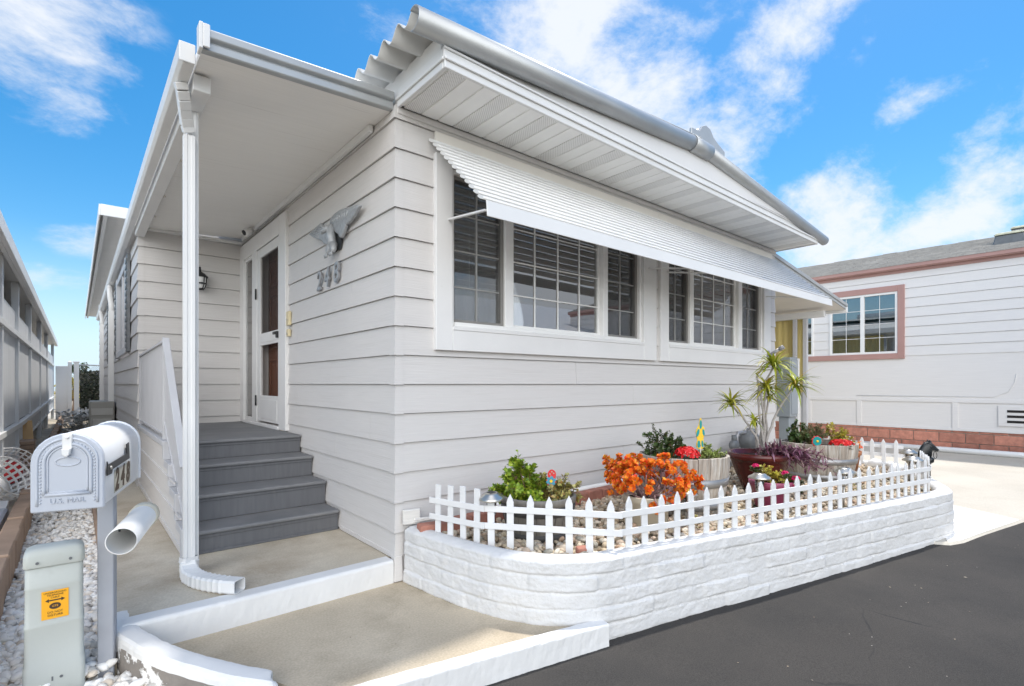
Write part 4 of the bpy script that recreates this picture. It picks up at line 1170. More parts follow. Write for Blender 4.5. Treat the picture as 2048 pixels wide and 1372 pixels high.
for i in range(1, 22):
    t = i / 22; yy = 1.995 - 1.0 * t; mb.box(xr - .008, xr + .008, yy - .008, yy + .008, 1.0 - .6 * t, 1.69 - 1.0 * t)
b_ = mb.build('baluster', 'railgrey', RL); 

# ------------------------------------------------------------------ things on the walls
E_ = thing('eagle_ornament', 'grey cast eagle with spread wings mounted on the siding above the house number', 'wall ornament')
RWp = [(1.059, 2.678), (0.992, 2.697), (0.864, 2.699), (0.707, 2.676), (0.575, 2.652), (0.419, 2.622), (0.407, 2.611), (0.496, 2.579), (0.575, 2.56), (0.624, 2.548), (0.698, 2.549), (0.715, 2.526), (0.775, 2.486), (0.819, 2.471), (0.882, 2.516), (1.011, 2.588), (1.049, 2.639)]
LWp = [(1.228, 2.683), (1.279, 2.672), (1.375, 2.648), (1.44, 2.629), (1.353, 2.583), (1.228, 2.537), (1.167, 2.491), (1.088, 2.457), (1.049, 2.482), (1.049, 2.568), (1.127, 2.614)]
def V2n(a, b):
    d = (b - a).normalized(); return Vector((d.y, -d.x)) * (1 if WSIGN > 0 else -1)
WSIGN = 1
def wing(poly, root, out_):
    mb = MB(); c = Vector((sum(p[0] for p in poly) / len(poly), sum(p[1] for p in poly) / len(poly)))
    def X(p, o): return (-0.035 - abs(p[0] - root) * out_ - o, p[0], p[1])
    pts = []
    m_ = len(poly)
    for i in range(m_):       # scalloped feather tips along the lower edge
        a, b = Vector(poly[i]), Vector(poly[(i + 1) % m_])
        for k in range(6): pts.append(a.lerp(b, k / 6) + (V2n(a, b) * 0.007 * abs(math.sin(k / 6 * math.pi)) if i > m_ * .38 else Vector((0, 0))))
    fr = [X(p, 0.004) for p in pts]; bk = [X(p, -0.012) for p in pts]
    rings = [fr]
    for s_, o in ((0.985, 0.010), (0.8, 0.012), (0.5, 0.014), (0.25, 0.015)):
        rings.append([X(c + (p - c) * s_, o + 0.001 * math.sin(i * 1.05)) for i, p in enumerate(pts)])
    n = len(pts); v = bk + [q for r_ in rings for q in r_] + [X(c, 0.015)]
    f = [(j * n + i, j * n + (i + 1) % n, (j + 1) * n + (i + 1) % n, (j + 1) * n + i) for j in range(len(rings)) for i in range(n)]
    f += [(len(rings) * n + i, len(rings) * n + (i + 1) % n, len(v) - 1) for i in range(n)] + [list(range(n))]
    mb.add(v, f, True)
    d = Vector((0.0, 0, 0))
    for k in range(7):       # feather quills
        t = (k + 1) / 8
        a = Vector(poly[0]).lerp(Vector(poly[4 if len(poly) > 12 else 3]), t); b = Vector(poly[-1]).lerp(Vector(poly[9 if len(poly) > 12 else 5]), t)
        a = a.lerp(b, .15); e = a.lerp(b, .8)
        mb.tube([X(a, .012), X(a.lerp(e, .5), .016), X(e, .012)], [.006, .007, .004], 6)
    return mb.build('wing', 'pewter', E_)
wing(RWp, 1.0, 0.06); wing(LWp, 1.06, 0.12)
mb = MB()
mb.tube([(-.045, 1.01, 2.62), (-.06, 1.0, 2.58), (-.07, 0.985, 2.52), (-.06, 0.975, 2.455), (-.05, 0.975, 2.41)], [.015, .03, .040, .036, .02], 12)
mb.tube([(-.06, 1.01, 2.57), (-.085, 1.03, 2.585), (-.105, 1.055, 2.57), (-.11, 1.075, 2.545)], [.032, .027, .022, .006], 10)
mb.build('body', 'pewter', E_)
mb = MB()
for (ya, yb) in ((0.95, 0.93), (1.0, 1.03)):
    mb.tube([(-.06, ya, 2.45), (-.07, yb, 2.40), (-.075, yb, 2.375)], [.035, .026, .015], 8)
    for k in (-1, 0, 1): mb.tube([(-.075, yb, 2.385), (-.095, yb + .022 * k, 2.365), (-.09, yb + .026 * k, 2.345)], [.011, .009, .004], 6)
mb.build('talon', 'pewter', E_)
mb = MB(); mb.prism([(0.99, 2.66), (0.92, 2.55), (0.86, 2.47), (0.88, 2.40), (1.08, 2.40), (1.12, 2.56), (1.08, 2.66)], 'x', -0.034, -0.022)
mb.build('backplate', 'black', E_)

HN = thing('house_number', 'raised pewter numerals 248 on the siding under the eagle', 'house number', (-0.024, 1.14, 2.205))
for i, (ch, yy, zz) in enumerate((('2', 0.19, -0.005), ('4', 0.01, 0.0), ('8', -0.19, 0.01))):
    text('digit', ch, 0.225, 'pewterdark', HN, (-0.012, yy, zz), (R(90), 0, R(-90)), 0.007, 0.12, 0.0045, sx=0.95)
    d_ = text('digit_face', ch, 0.225, 'pewter', HN, (-0.0205, yy - .004, zz + .003), (R(90), 0, R(-90)), 0.002, 0.12, 0.001, sx=0.95)

Lt = thing('wall_lantern', 'black wall lantern with a frosted glass on the recessed siding by the door', 'lamp', (-0.505, 4.12, 2.575))
Lt.scale = (.92, .92, .92)
mb = MB(); mb.box(-.05, .05, 0.0, 0.012, -.06, .12); mb.tube([(0, 0, .05), (0, -.06, .09), (0, -.10, .085)], 0.012, 8)
mb.build('bracket', 'black', Lt, 0.004)
mb = MB(); mb.lathe([(0.0, .155), (.012, .15), (.02, .11), (.055, .085), (.095, .045), (.098, .035), (.06, .035), (0.0, .04)], 20, (0, -.10, 0)); mb.ball((0, -.10, .16), .014, 6)
mb.build('lamp_cap', 'black', Lt)
mb = MB()
for k in range(6):
    a = k * math.pi / 3
    mb.tube([(.078 * math.cos(a), -.10 + .078 * math.sin(a), .035), (.072 * math.cos(a), -.10 + .072 * math.sin(a), -.06), (.05 * math.cos(a), -.10 + .05 * math.sin(a), -.115)], .006, 6)
mb.lathe([(0.0, -.135), (.045, -.13), (.054, -.112), (.0, -.105)], 16, (0, -.10, 0)); mb.lathe([(.076, -.04), (.08, -.05), (.076, -.06)], 18, (0, -.10, 0))
mb.build('cage', 'black', Lt)
mb = MB(); mb.lathe([(.072, .034), (.068, -.05), (.046, -.112)], 18, (0, -.10, 0)); mb.build('lamp_glass', 'ceramicwhite', Lt)

SC = thing('security_camera', 'small white security camera above the storm door frame', 'camera', (-0.02, 3.42, 3.12))
mb = MB(); mb.tube([(0, 0, .01), (-.04, 0, .01)], .018, 10); mb.tube([(-.04, 0, .02), (-.055, .01, -.01)], .012, 8); mb.build('mount', 'pvc', SC)
mb = MB(); mb.tube([(-.05, .02, .0), (-.135, .0, -.045)], .040, 16); mb.build('camera_body', 'pvc', SC, 0.006)
mb = MB(); mb.tube([(-.135, .0, -.045), (-.142, -.002, -.049)], .031, 14); mb.build('camera_lens', 'black', SC)
for nm, lb, (yy, z0, z1, w_) in (('intercom_box', 'larger ivory plastic box on the siding right of the storm door', (2.19, 1.90, 2.04, .05)), ('doorbell', 'small ivory doorbell button plate below the larger ivory box', (2.19, 1.79, 1.865, .04))):
    B_ = thing(nm, lb, 'doorbell', (-0.02, yy, z0))
    mb = MB(); mb.box(-.028, 0, -w_, w_ * .6, 0, z1 - z0); mb.build('cover', 'ivorybox', B_, 0.006)
    mb = MB(); mb.tube([(-.028, -.01, (z1 - z0) * .4), (-.034, -.01, (z1 - z0) * .4)], .010, 10); mb.build('button', 'steel', B_)

FB = thing('flag_bracket', 'grey flag pole bracket on the white trim at the far end of the windows', 'bracket', (5.50, -0.055, 1.70))
mb = MB(); mb.box(-.03, .03, -.012, .004, -.05, .07); mb.build('plate', 'pewterdark', FB, 0.004)
mb = MB(); mb.tube([(0, -.01, .0), (0.02, -.14, .085)], .022, 10); mb.tube([(0.02, -.14, .085), (0.03, -.19, .115)], .03, 10); mb.build('socket', 'pewterdark', FB)

# ------------------------------------------------------------------ mailbox
MX = thing('mailbox', 'white rounded post mailbox numbered 248 with a newspaper tube under it', 'mailbox', (-1.535, -0.10, -0.06), R(-14))
zb0 = 0.915; Wm = 0.103; ya, yb = -0.545, 0.115; hs_ = 0.178
def mprof(w_, top, z0=zb0, n=14):
    p = [(-w_, z0), (w_, z0), (w_, z0 + top)]
    p += [(w_ * math.cos(math.pi * i / n), z0 + top + w_ * math.sin(math.pi * i / n)) for i in range(1, n)]
    return p + [(-w_, z0 + top)]
mb = MB(); mb.prism(mprof(Wm, hs_), 'y', ya + .012, yb, smooth=True); mb.f[-1], mb.f[-2] = mb.f[-1], mb.f[-2]
bx = mb.build('box', 'mailmetal', MX, 0.004)
mb = MB(); mb.prism(mprof(Wm + .006, hs_), 'y', yb - .012, yb + .004, smooth=False); mb.build('rear_rim', 'mailmetal', bx, 0.003)
mb = MB(); mb.prism(mprof(Wm + .004, hs_ + .002, zb0 - .004), 'y', ya - .012, ya + .014)
dr = mb.build('mailbox_door', 'mailface', MX, 0.004)
def arch(mb, w_, top, z0, r_, yy, n=20, closed_bottom=True):
    pts = [(-w_, yy, z0)] + [(-w_, yy, z0 + top * i / 6) for i in range(1, 7)] + [(-w_ * math.cos(math.pi * i / n), yy, z0 + top + w_ * math.sin(math.pi * i / n)) for i in range(1, n)] + [(w_, yy, z0 + top * (6 - i) / 6) for i in range(0, 7)]
    mb.tube(pts, r_, 8)
    if closed_bottom: mb.tube([(-w_, yy, z0), (w_, yy, z0)], r_, 8)
mb = MB(); arch(mb, .088, .155, zb0 + .02, .0045, ya - .012, closed_bottom=False); arch(mb, .068, .118, zb0 + .058, .007, ya - .011); arch(mb, .058, .110, zb0 + .066, .0035, ya - .012)
for i in range(46):     # beaded rim
    t = i / 45; 
    L1, L2 = .14, math.pi * .079
    s_ = t * (2 * L1 + L2)
    if s_ < L1: q = (-.079, s_)
    elif s_ < L1 + L2: a = (s_ - L1) / .079; q = (-.079 * math.cos(a), L1 + .079 * math.sin(a))
    else: q = (.079, 2 * L1 + L2 - s_)
    mb.ball((q[0], ya - .012, zb0 + .03 + q[1]), .0042, 4)
el = [(.036 * math.cos(a * math.pi / 12), ya - .012, zb0 + .178 + .016 * math.sin(a * math.pi / 12)) for a in range(25)]
mb.tube(el, .003, 6, cap=False)
mb.build('embossing', 'mailface', dr)
mb = MB(); mb.box(-.015, .015, ya - .020, ya - .010, zb0 + .225, zb0 + .282); mb.prism([(-.013, zb0 + .228), (.013, zb0 + .228), (.010, zb0 + .205), (.0, zb0 + .196), (-.012, zb0 + .206)], 'y', ya - .036, ya - .014)
mb.tube([(0, ya - .02, zb0 + .268), (0, ya - .026, zb0 + .268)], .007, 8)
mb.build('latch', 'alumwhite', dr, 0.003)
text('embossed_lettering', 'U.S. MAIL', 0.026, 'mailface', dr, (0.0, ya - .0135, zb0 + .034), (R(90), 0, 0), 0.0025)
fl = MB()
xf = Wm + .006
fl.prism([(-.53, zb0 + .112), (-.53, zb0 + .168), (-.515, zb0 + .152), (-.20, zb0 + .158), (-.205, zb0 + .200), (-.16, zb0 + .204), (-.148, zb0 + .130), (-.45, zb0 + .125), (-.46, zb0 + .110)], 'x', xf, xf + .004)
flo = fl.build('flag', 'black', MX, 0.001)
mb = MB(); mb.tube([(xf + .002, -.49, zb0 + .138), (xf + .010, -.49, zb0 + .138)], .007, 8); mb.build('flag_rivet', 'steel', flo)
mb = MB(); mb.box(Wm + .0005, Wm + .0015, -0.385, -0.09, zb0 + .018, zb0 + .112)
pl = mb.build('number_plate', mat('number_sticker', (0.36, 0.36, 0.29), 0.4, 0.12, 8, c2=(0.5, 0.46, 0.40)), bx)
for i, ch in enumerate('248'):
    text('digit', ch, 0.118, 'ink', bx, (Wm + .002, -0.34 + i * .098, zb0 + .065), (R(90), 0, R(90)), 0.0006, 0.15, 0.005, sx=1.05)
mb = MB(); mb.box(-.031, .031, -.031, .031, -0.1, zb0)
pst = mb.build('post', 'post', MX, 0.004)
tb = MB(); r_ = 0.0585
mtx = Matrix.Rotation(R(-90), 3, 'X')
tb.lathe([(r_ - .004, -0.005), (r_, -0.005), (r_, 0.49), (r_ + .004, .49), (r_ + .004, .52), (0.001, .52), (0.001, .51), (r_ - .004, .50), (r_ - .004, -0.005)], 32, (0.098, -0.225, 0.695), mtx=mtx)
to = tb.build('newspaper_tube', 'pvc', MX)
mb = MB(); mb.lathe([(r_ + .001, .445), (r_ + .006, .447), (r_ + .006, .523), (r_ - .01, .527), (0.002, .527)], 32, (0.098, -0.225, 0.695), mtx=mtx); mb.build('tube_cap', 'pvccream', to)
mb = MB(); mb.tube([(0.028, 0, .695), (0.05, 0, .695)], .012, 8); mb.tube([(.098 - r_ + .004, 0.0, .70), (.098 - r_ + .012, 0.0, .70)], .007, 8); mb.build('bolt', 'black', to)

# ------------------------------------------------------------------ utility pedestal
U = thing('utility_pedestal', 'pale green plastic telephone pedestal with an orange cable warning label', 'utility box', (-1.717, -0.14, -0.05))
mb = MB()
def rr(wx, wy, r_, n=5):
    p = []
    for (cx, cy, a0) in ((wx - r_, wy - r_, 0), (-wx + r_, wy - r_, 90), (-wx + r_, -wy + r_, 180), (wx - r_, -wy + r_, 270)):
        for i in range(n + 1):
            a = R(a0 + 90 * i / n); p.append((cx + r_ * math.cos(a), cy + r_ * math.sin(a)))
    return p
def loft(secs):
    mb = MB(); n = len(secs[0][0]); v = []
    for (poly, z) in secs: v += [(p[0], p[1], z + (p[2] if len(p) > 2 else 0)) for p in poly]
    f = [(i * n + k, i * n + (k + 1) % n, (i + 1) * n + (k + 1) % n, (i + 1) * n + k) for i in range(len(secs) - 1) for k in range(n)]
    f += [list(range(n)), [(len(secs) - 1) * n + k for k in range(n)]]
    mb.add(v, f, True); mb.sm[-1] = mb.sm[-2] = False
    return mb
loft([(rr(.102, .064, .02), -.1), (rr(.102, .064, .02), .168), (rr(.098, .060, .02), .176), (rr(.097, .059, .02), .33), (rr(.099, .061, .02), .336), (rr(.099, .061, .02), .345), (rr(.096, .059, .02), .352), (rr(.095, .058, .02), .50), (rr(.0965, .0595, .02), .505), (rr(.095, .058, .02), .51), (rr(.095, .058, .02), .61)]).build('pedestal_body', 'pedestal', U)
loft([(rr(.099, .062, .022), .590), (rr(.101, .064, .022), .596), (rr(.100, .063, .022), .640), (rr(.094, .058, .022), .658), (rr(.078, .046, .022), .668), (rr(.03, .018, .012), .671)]).build('pedestal_cap', 'pedestal', U)
mb = MB()
for xx in (-.055, .052): mb.tube([(xx, -.064, .612), (xx, -.068, .612)], .006, 8)
mb.box(-.01, -.004, -.0655, -.062, .10, .118); mb.tube([(.022, -.064, .11), (.022, -.0665, .11)], .006, 8)
mb.build('screw', 'gasgrey', U)
mb = MB(); mb.box(-.042, .046, -.0615, -.0600, .365, .485)
lab = mb.build('warning_label', 'orange', U)
for (s_, zz, sz) in (('UNDERGROUND', .4755, .0095), ('TELEPHONE', .4655, .010), ('CABLE', .4555, .010), ('DO NOT', .3925, .0125), ('DISTURB', .3795, .0125)):
    text('lettering', s_, sz, 'ink', lab, (.002, -.0622, zz), (R(90), 0, 0), 0.0003)
mb = MB()
mb.prism([(-.030, .4435), (-.018, .4515), (-.018, .446), (.022, .446), (.022, .4515), (.034, .4435), (.022, .4355), (.022, .441), (-.018, .441), (-.018, .4355)], 'y', -.0626, -.0617)
mb.prism([(.002 + .019 * math.cos(k * math.pi / 12), .4185 + .0135 * math.sin(k * math.pi / 12)) for k in range(24)], 'y', -.0626, -.0617)
mb.build('arrow', 'ink', lab)
text('lettering', 'GTE', .011, 'orange', lab, (.002, -.0629, .4185), (R(90), 0, 0), 0.0002)

# ------------------------------------------------------------------ carport on the far side
CP = thing('carport', 'white sloping carport cover beyond the far corner of the house, on slim posts', 'carport')
def cpz(x): return 3.135 - 0.435 * (x - 5.83) / 3.03
mb = MB()
mb.hexa([(5.83, .06, cpz(5.83) - .05), (8.84, .06, cpz(8.84) - .05), (5.83, 6, cpz(5.83) - .05), (8.84, 6, cpz(8.84) - .05), (5.83, .06, cpz(5.83)), (8.84, .06, cpz(8.84)), (5.83, 6, cpz(5.83)), (8.84, 6, cpz(8.84))])
mb.build('roof_panel', 'cream', CP)
mb = MB()
for (o, h0, h1) in ((0.02, -0.05, 0.0), (0.0, -0.004, 0.05)):
    mb.hexa([(5.83, .02 + o, cpz(5.83) + h0), (8.87, .02 + o, cpz(8.87) + h0), (5.83, .058, cpz(5.83) + h0), (8.87, .058, cpz(8.87) + h0), (5.83, .02 + o, cpz(5.83) + h1), (8.87, .02 + o, cpz(8.87) + h1), (5.83, .058, cpz(5.83) + h1), (8.87, .058, cpz(8.87) + h1)])
mb.build('front_fascia', 'alum', CP, 0.003)
mb = MB(); mb.box(8.845, 8.90, .03, 6, 2.60, 2.72); mb.box(8.55, 8.64, .3, 6, 2.52, 2.635); mb.build('side_beam', 'alumwhite', CP, 0.004)
for (yy, w_) in ((0.62, .035), (0.80, .03), (2.0, .03), (4.2, .03)):
    mb = MB(); mb.box(8.56, 8.63, yy - w_, yy + w_, -0.02, 2.525); mb.build('post', 'railgrey', CP, 0.004)
mb = MB(); mb.box(8.58, 8.61, 2.03, 4.17, 2.15, 2.2); mb.build('cross_rail', 'railgrey', CP)
YP = thing('yellow_screen', 'yellow fibreglass privacy screen behind the carport posts', 'privacy screen', (8.72, 0.7, 0))
mb = MB(); v = []
for i in range(181):
    yy = i * 0.03; v += [(0.012 * math.sin(yy / 0.12 * 2 * math.pi), yy, 1.16), (0.012 * math.sin(yy / 0.12 * 2 * math.pi), yy, 2.56)]
mb.add(v, [(2 * i, 2 * i + 1, 2 * i + 3, 2 * i + 2) for i in range(180)], True); mb.build('panel', 'yellowpanel', YP)
mb = MB()
for yy in (0.0, 1.35, 2.7, 4.0, 5.35): mb.box(.02, .06, yy, yy + .05, -0.02, 2.58)
mb.build('frame', 'railgrey', YP)
EM = thing('meter_cabinet', 'grey electric meter cabinet on a pedestal beneath the carport', 'meter box', (8.2, 0.80, -0.02), R(0))
mb = MB(); mb.box(-.16, .16, -.14, .1, 0.75, 1.82); mb.build('cabinet', 'meterbox', EM, 0.01)
mb = MB(); mb.box(-.14, .14, -.155, -.14, 0.80, 1.78); mb.build('cabinet_door', 'meterbox', EM, 0.006)
mb = MB(); mb.box(.12, .155, -.17, -.14, 0.0, 1.80); mb.build('conduit', 'alumwhite', EM, 0.004)
mb = MB(); mb.box(-.12, .12, -.1, .08, 0.0, 0.75); mb.build('pedestal', 'meterbox', EM, 0.01)

# ------------------------------------------------------------------ neighbour on the right
NB = thing('neighbour_house', 'pale neighbouring mobile home with dusty pink trim, shingle roof and red block base', 'house')
NX = 11.33
mb = MB()
zz = 1.90
while zz < 3.62:
    z1 = min(zz + .196, 3.64)
    for (s0, s1) in ((-9.0, -0.26), (3.05, 9.0)) if zz < 3.2 else ((-9.0, 9.0),):
        mb.hexa([(NX - .018, s0, zz), (NX + .02, s0, zz), (NX - .018, s1, zz), (NX + .02, s1, zz), (NX - .004, s0, z1 - .004), (NX + .02, s0, z1 - .004), (NX - .004, s1, z1 - .004), (NX + .02, s1, z1 - .008)])
    if zz < 3.2: mb.hexa([(NX - .018, 1.12, zz), (NX + .02, 1.12, zz), (NX - .018, 1.45, zz), (NX + .02, 1.45, zz), (NX - .004, 1.12, z1 + .01), (NX + .02, 1.12, z1 + .01), (NX - .004, 1.45, z1 + .01), (NX + .02, 1.45, z1 + .01)])
    zz += .196
mb.box(NX - .006, NX + .02, -9, 9, 1.03, 1.90); mb.box(NX + .02, NX + .03, -9, -0.2, 1.9, 3.64); mb.box(NX + .02, NX + .03, 3.0, 9, 1.9, 3.64)
mb.build('wall', 'nwall', NB)
mb = MB(); mb.box(NX - .003, NX + .02, -9, 9, 0.45, 0.96); mb.box(NX - .022, NX + .02, -9, 9, 0.96, 1.03)
for i, yy in enumerate((-6.8, -4.9, -3.0, -1.05, 0.55, 1.55, 3.4, 5.3)): mb.box(NX - .02, NX - .003, yy - .045, yy + .045, 0.47, 0.96)
mb.box(NX - .02, NX - .003, -9, 9, 0.42, 0.47)
mb.build('skirting', 'nwall', NB, 0.003)
def nwin(y0, y1, nm):
    mb = MB(); z0, z1 = 1.955, 3.235; f_ = .045
    mb.box(NX - .03, NX + .03, y0, y0 + f_, z0, z1); mb.box(NX - .03, NX + .03, y1 - f_, y1, z0, z1); mb.box(NX - .03, NX + .03, y0 + f_, y1 - f_, z0, z0 + f_); mb.box(NX - .03, NX + .03, y0 + f_, y1 - f_, z1 - f_, z1)
    ym = (y0 + y1) / 2; mb.box(NX - .026, NX + .03, ym - .035, ym + .035, z0 + f_, z1 - f_)
    for (a, b) in ((y0 + f_, ym - .035), (ym + .035, y1 - f_)):
        c = (a + b) / 2; mb.box(NX + .004, NX + .008, c - .005, c + .005, z0 + f_, z1 - f_)
        for k in (1, 2, 3): mb.box(NX + .0042, NX + .0078, a, b, z0 + f_ + (z1 - z0 - 2 * f_) * k / 4 - .005, z0 + f_ + (z1 - z0 - 2 * f_) * k / 4 + .005)
    wo = mb.build('window', 'vinyl', NB, 0.003)
    g = MB(); g.box(NX + .010, NX + .013, y0 + f_, y1 - f_, z0 + f_, z1 - f_); g.build('pane', 'glass2', wo)
    g = MB(); g.box(NX + .12, NX + .14, y0 + f_, y1 - f_, z0, z1); g.build('blind', mat('roller_shade', (0.36, 0.38, 0.37), 0.8, 0.1, 3), wo)
nwin(-0.14, 1.12, 'w'); nwin(1.45, 2.9, 'w')
mb = MB(); mb.box(NX - .045, NX - .0, -0.26, -0.14, 1.84, 3.36); mb.box(NX - .045, NX, -0.14, 3.0, 1.84, 1.955); mb.box(NX - .045, NX, -0.14, 3.0, 3.235, 3.36)
mb.build('window_trim', 'npink', NB, 0.004)
mb = MB(); mb.box(NX - .03, NX, -9, 9, 3.60, 3.69); mb.box(NX - .12, NX - .03, -9, 9, 3.66, 3.71); mb.box(NX - .14, NX - .10, -9, 9, 3.675, 3.76)
mb.build('eave_trim', 'npink', NB, 0.006)
mb = MB(); mb.box(NX + .02, NX + .04, -9, -1.85, 0.16, 0.37)
rows = [(0.0, 0.185), (0.19, 0.375), (0.38, 0.44)]
mt_ = MB(); mt_.box(NX + .012, NX + .06, -9, 9, -.05, .45); mt_.build('mortar_bed', 'mortar', NB)
mb = MB()
for r_, (a, b) in enumerate(rows):
    yy = -9 + (r_ % 2) * .2
    while yy < 9:
        mb.box(NX - .0 if b > .4 else NX - .008, NX + .03, yy + .006, yy + .394, a - .02 if r_ == 0 else a, b - .006); yy += .40
mb.build('block_base', 'brick', NB, 0.006)
mb = MB()
n = 26
for i in range(n):
    t0, t1 = i / n, (i + 1) / n + .01
    def rp(t): return (NX - .15 + 2.6 * t, 3.745 + 0.80 * t)
    (xa_, za_), (xb_, zb2) = rp(t0), rp(t1)
    rnd = random.Random(i); yy = -9.0
    while yy < 9.0:
        l_ = rnd.uniform(.22, .36); h = rnd.choice((0.006, .012, .016)); mb.hexa([(xa_, yy, za_), (xb_, yy, zb2), (xa_, yy + l_ - .006, za_), (xb_, yy + l_ - .006, zb2), (xa_, yy, za_ + h + .008), (xb_, yy, zb2 + .002), (xa_, yy + l_ - .006, za_ + h + .008), (xb_, yy + l_ - .006, zb2 + .002)]); yy += l_
mb.add([(NX - .14, -9, 3.735), (NX + 2.5, -9, 4.535), (NX + 2.5, 9, 4.535), (NX - .14, 9, 3.735)], [(0, 1, 2, 3)])
mb.add([(NX + 2.4, -9, 4.53), (NX + 5, -9, 3.7), (NX + 5, 9, 3.7), (NX + 2.4, 9, 4.53)], [(0, 1, 2, 3)])
mb.build('roof', 'shingle', NB)
mb = MB(); mb.box(NX + .05, NX + 4.9, -9, -8.9, 0, 3.7); mb.box(NX + .05, NX + 4.9, 8.9, 9, 0, 3.7); mb.box(NX + 4.85, NX + 4.9, -9, 9, 0, 3.7); mb.build('wall', 'nwall', NB)
for (xx, yy) in ((NX + .95, -1.72), (NX + 1.85, -1.86)):
    zz = 3.745 + 0.80 * (xx - NX + .15) / 2.6
    mb = MB(); mb.hexa([(xx - .14, yy - .25, zz - .08), (xx + .14, yy - .25, zz), (xx - .14, yy + .25, zz - .08), (xx + .14, yy + .25, zz), (xx - .12, yy - .20, zz + .14), (xx + .12, yy - .20, zz + .16), (xx - .12, yy + .20, zz + .14), (xx + .12, yy + .20, zz + .16)])
    rv = mb.build('roof_vent', 'gasgrey', NB, 0.015)
    mb = MB(); mb.hexa([(xx - .15, yy - .23, zz + .14), (xx + .15, yy - .23, zz + .17), (xx - .15, yy + .23, zz + .14), (xx + .15, yy + .23, zz + .17), (xx - .12, yy - .19, zz + .19), (xx + .12, yy - .19, zz + .21), (xx - .12, yy + .19, zz + .19), (xx + .12, yy + .19, zz + .21)])
    mb.build('vent_lid', mat('lichen_lid', (0.46, 0.46, 0.34), 0.7, 0.2, 12), rv, 0.01)  # sunlit top of the vent painted in as a paler yellow
mb = MB(); mb.box(NX - .03, NX - .003, -2.6, -1.66, 0.55, 0.92)
vn = mb.build('crawl_vent', 'nwall', NB, 0.003)
for i in range(3):
    mb = MB(); mb.box(NX - .034, NX - .028, -2.5, -1.78, 0.61 + i * .095, 0.655 + i * .095); mb.build('louvre', 'dark', vn)
mb = MB(); mb.tube([(NX - .01, -1.9, 1.5), (NX - .012, -1.88, 1.35), (NX - .012, -1.8, 1.18), (NX - .012, -1.6, 1.08), (NX - .012, 0.6, 1.07)], .006, 6); mb.build('cable', 'nwall', NB)
PI_ = MB(); PI_.tube([(NX - .13, -6.0, .05), (NX - .13, 1.7, .05)], .055, 14)
tag(PI_.build('drain_pipe', 'pvc'), 'long white plastic pipe lying on the driveway along the red block base', 'pipe')

# ------------------------------------------------------------------ left neighbour's screened porch
LN = thing('neighbour_screen_porch', 'grey white corrugated screen wall with posts and low roof along the left boundary', 'screen porch')
LX = -2.25
PYs = [2.6, 4.1, 6.0, 8.4, 11.6, 14.9, 19.7]
mb = MB(); v = []
k = 0
def cor(y0, y1, z0, z1, m_=0):
    b = MB(); n = int((y1 - y0) / .02); v = []
    for i in range(n + 1):
        yy = y0 + (y1 - y0) * i / n; xx = LX + .016 * math.sin(yy / .11 * 2 * math.pi); v += [(xx, yy, z0), (xx, yy, z1)]
    b.add(v, [(2 * i, 2 * i + 1, 2 * i + 3, 2 * i + 2) for i in range(n)], True)
    return b
for i in range(len(PYs) - 1):
    a, b = PYs[i] + .03, PYs[i + 1] - .03
    cor(a, b, 0.84, 1.90).build('screen_panel', 'corr', LN); cor(a, b, 1.97, 2.24).build('screen_panel', 'corr', LN); cor(a, b, 0.50, 0.78).build('screen_panel', 'corr', LN)
for yy in PYs:
    mb = MB(); mb.box(LX - .03, LX + .045, yy - .045, yy + .045, 0.17, 2.62); mb.build('post', 'corr', LN, 0.004)
mb = MB(); mb.box(LX - .01, LX + .06, 2.0, 19.7, 1.90, 1.965); mb.bar((LX + .03, 2.0, .83), (LX + .03, 6.0, .79), .06, .06); mb.bar((LX + .03, 6.0, .79), (LX + .03, 9.0, .80), .06, .06); mb.bar((LX + .03, 9.0, .80), (LX + .03, 19.7, .88), .06, .06)
mb.bar((LX + .02, 2.0, .50), (LX + .02, 19.7, .52), .03, .03)
mb.build('rail', 'alumwhite', LN, 0.004)
mb = MB(); mb.box(LX - 2.4, LX + .10, 2.0, 19.9, 2.62, 2.66); mb.box(LX + .10, LX + .14, 2.0, 19.9, 2.58, 2.72); mb.box(LX + .06, LX + .10, 2.0, 19.9, 2.58, 2.62)
for i in range(60): mb.box(LX - 2.4, LX + .1, 2.0 + i * .3, 2.05 + i * .3, 2.66, 2.69)
mb.build('roof', 'alumwhite', LN, 0.004)
mb = MB(); mb.box(LX - .7, LX - .66, 2, 20, 0.17, 2.62); mb.box(LX - .35, LX - .3, 2, 20, .17, .8); mb.build('back_wall', 'dark', LN)  # black sheets added so the open bands look deep in shade

def basket(loc, rz, tilt, c, lb, inner):
    B_ = thing('laundry_basket', lb, 'basket', loc, rz)
    B_.rotation_euler = (tilt, 0, rz)
    mb = MB(); n = 22; h = .30
    for j in range(6):
        z_ = h * j / 5; r_ = .15 + .06 * z_ / h
        mb.lathe([(r_, z_ - .012), (r_ + .006, z_), (r_, z_ + .012), (r_ - .004, z_)], n)
    for k in range(n):
        a = 2 * math.pi * k / n; mb.bar((.15 * math.cos(a), .15 * math.sin(a), 0), (.21 * math.cos(a), .21 * math.sin(a), h), .022, .006)
    mb.disc((0, 0, .0), .15, n); mb.build('basket', c, B_)
    mb = MB(); mb.lathe([(.06, .01), (.12, .05), (.13, .15), (.05, .18), (0.001, .18)], 18); mb.build('contents', inner, B_)
basket((-2.24, 4.35, 0.36), R(20), R(68), 'pvc', 'white lattice basket with red contents lying by the left screen wall', 'redenamel')
basket((-2.33, 3.75, 0.30), R(60), R(60), 'pvc', 'smaller white lattice basket on its side in front of the red filled one', 'paper')
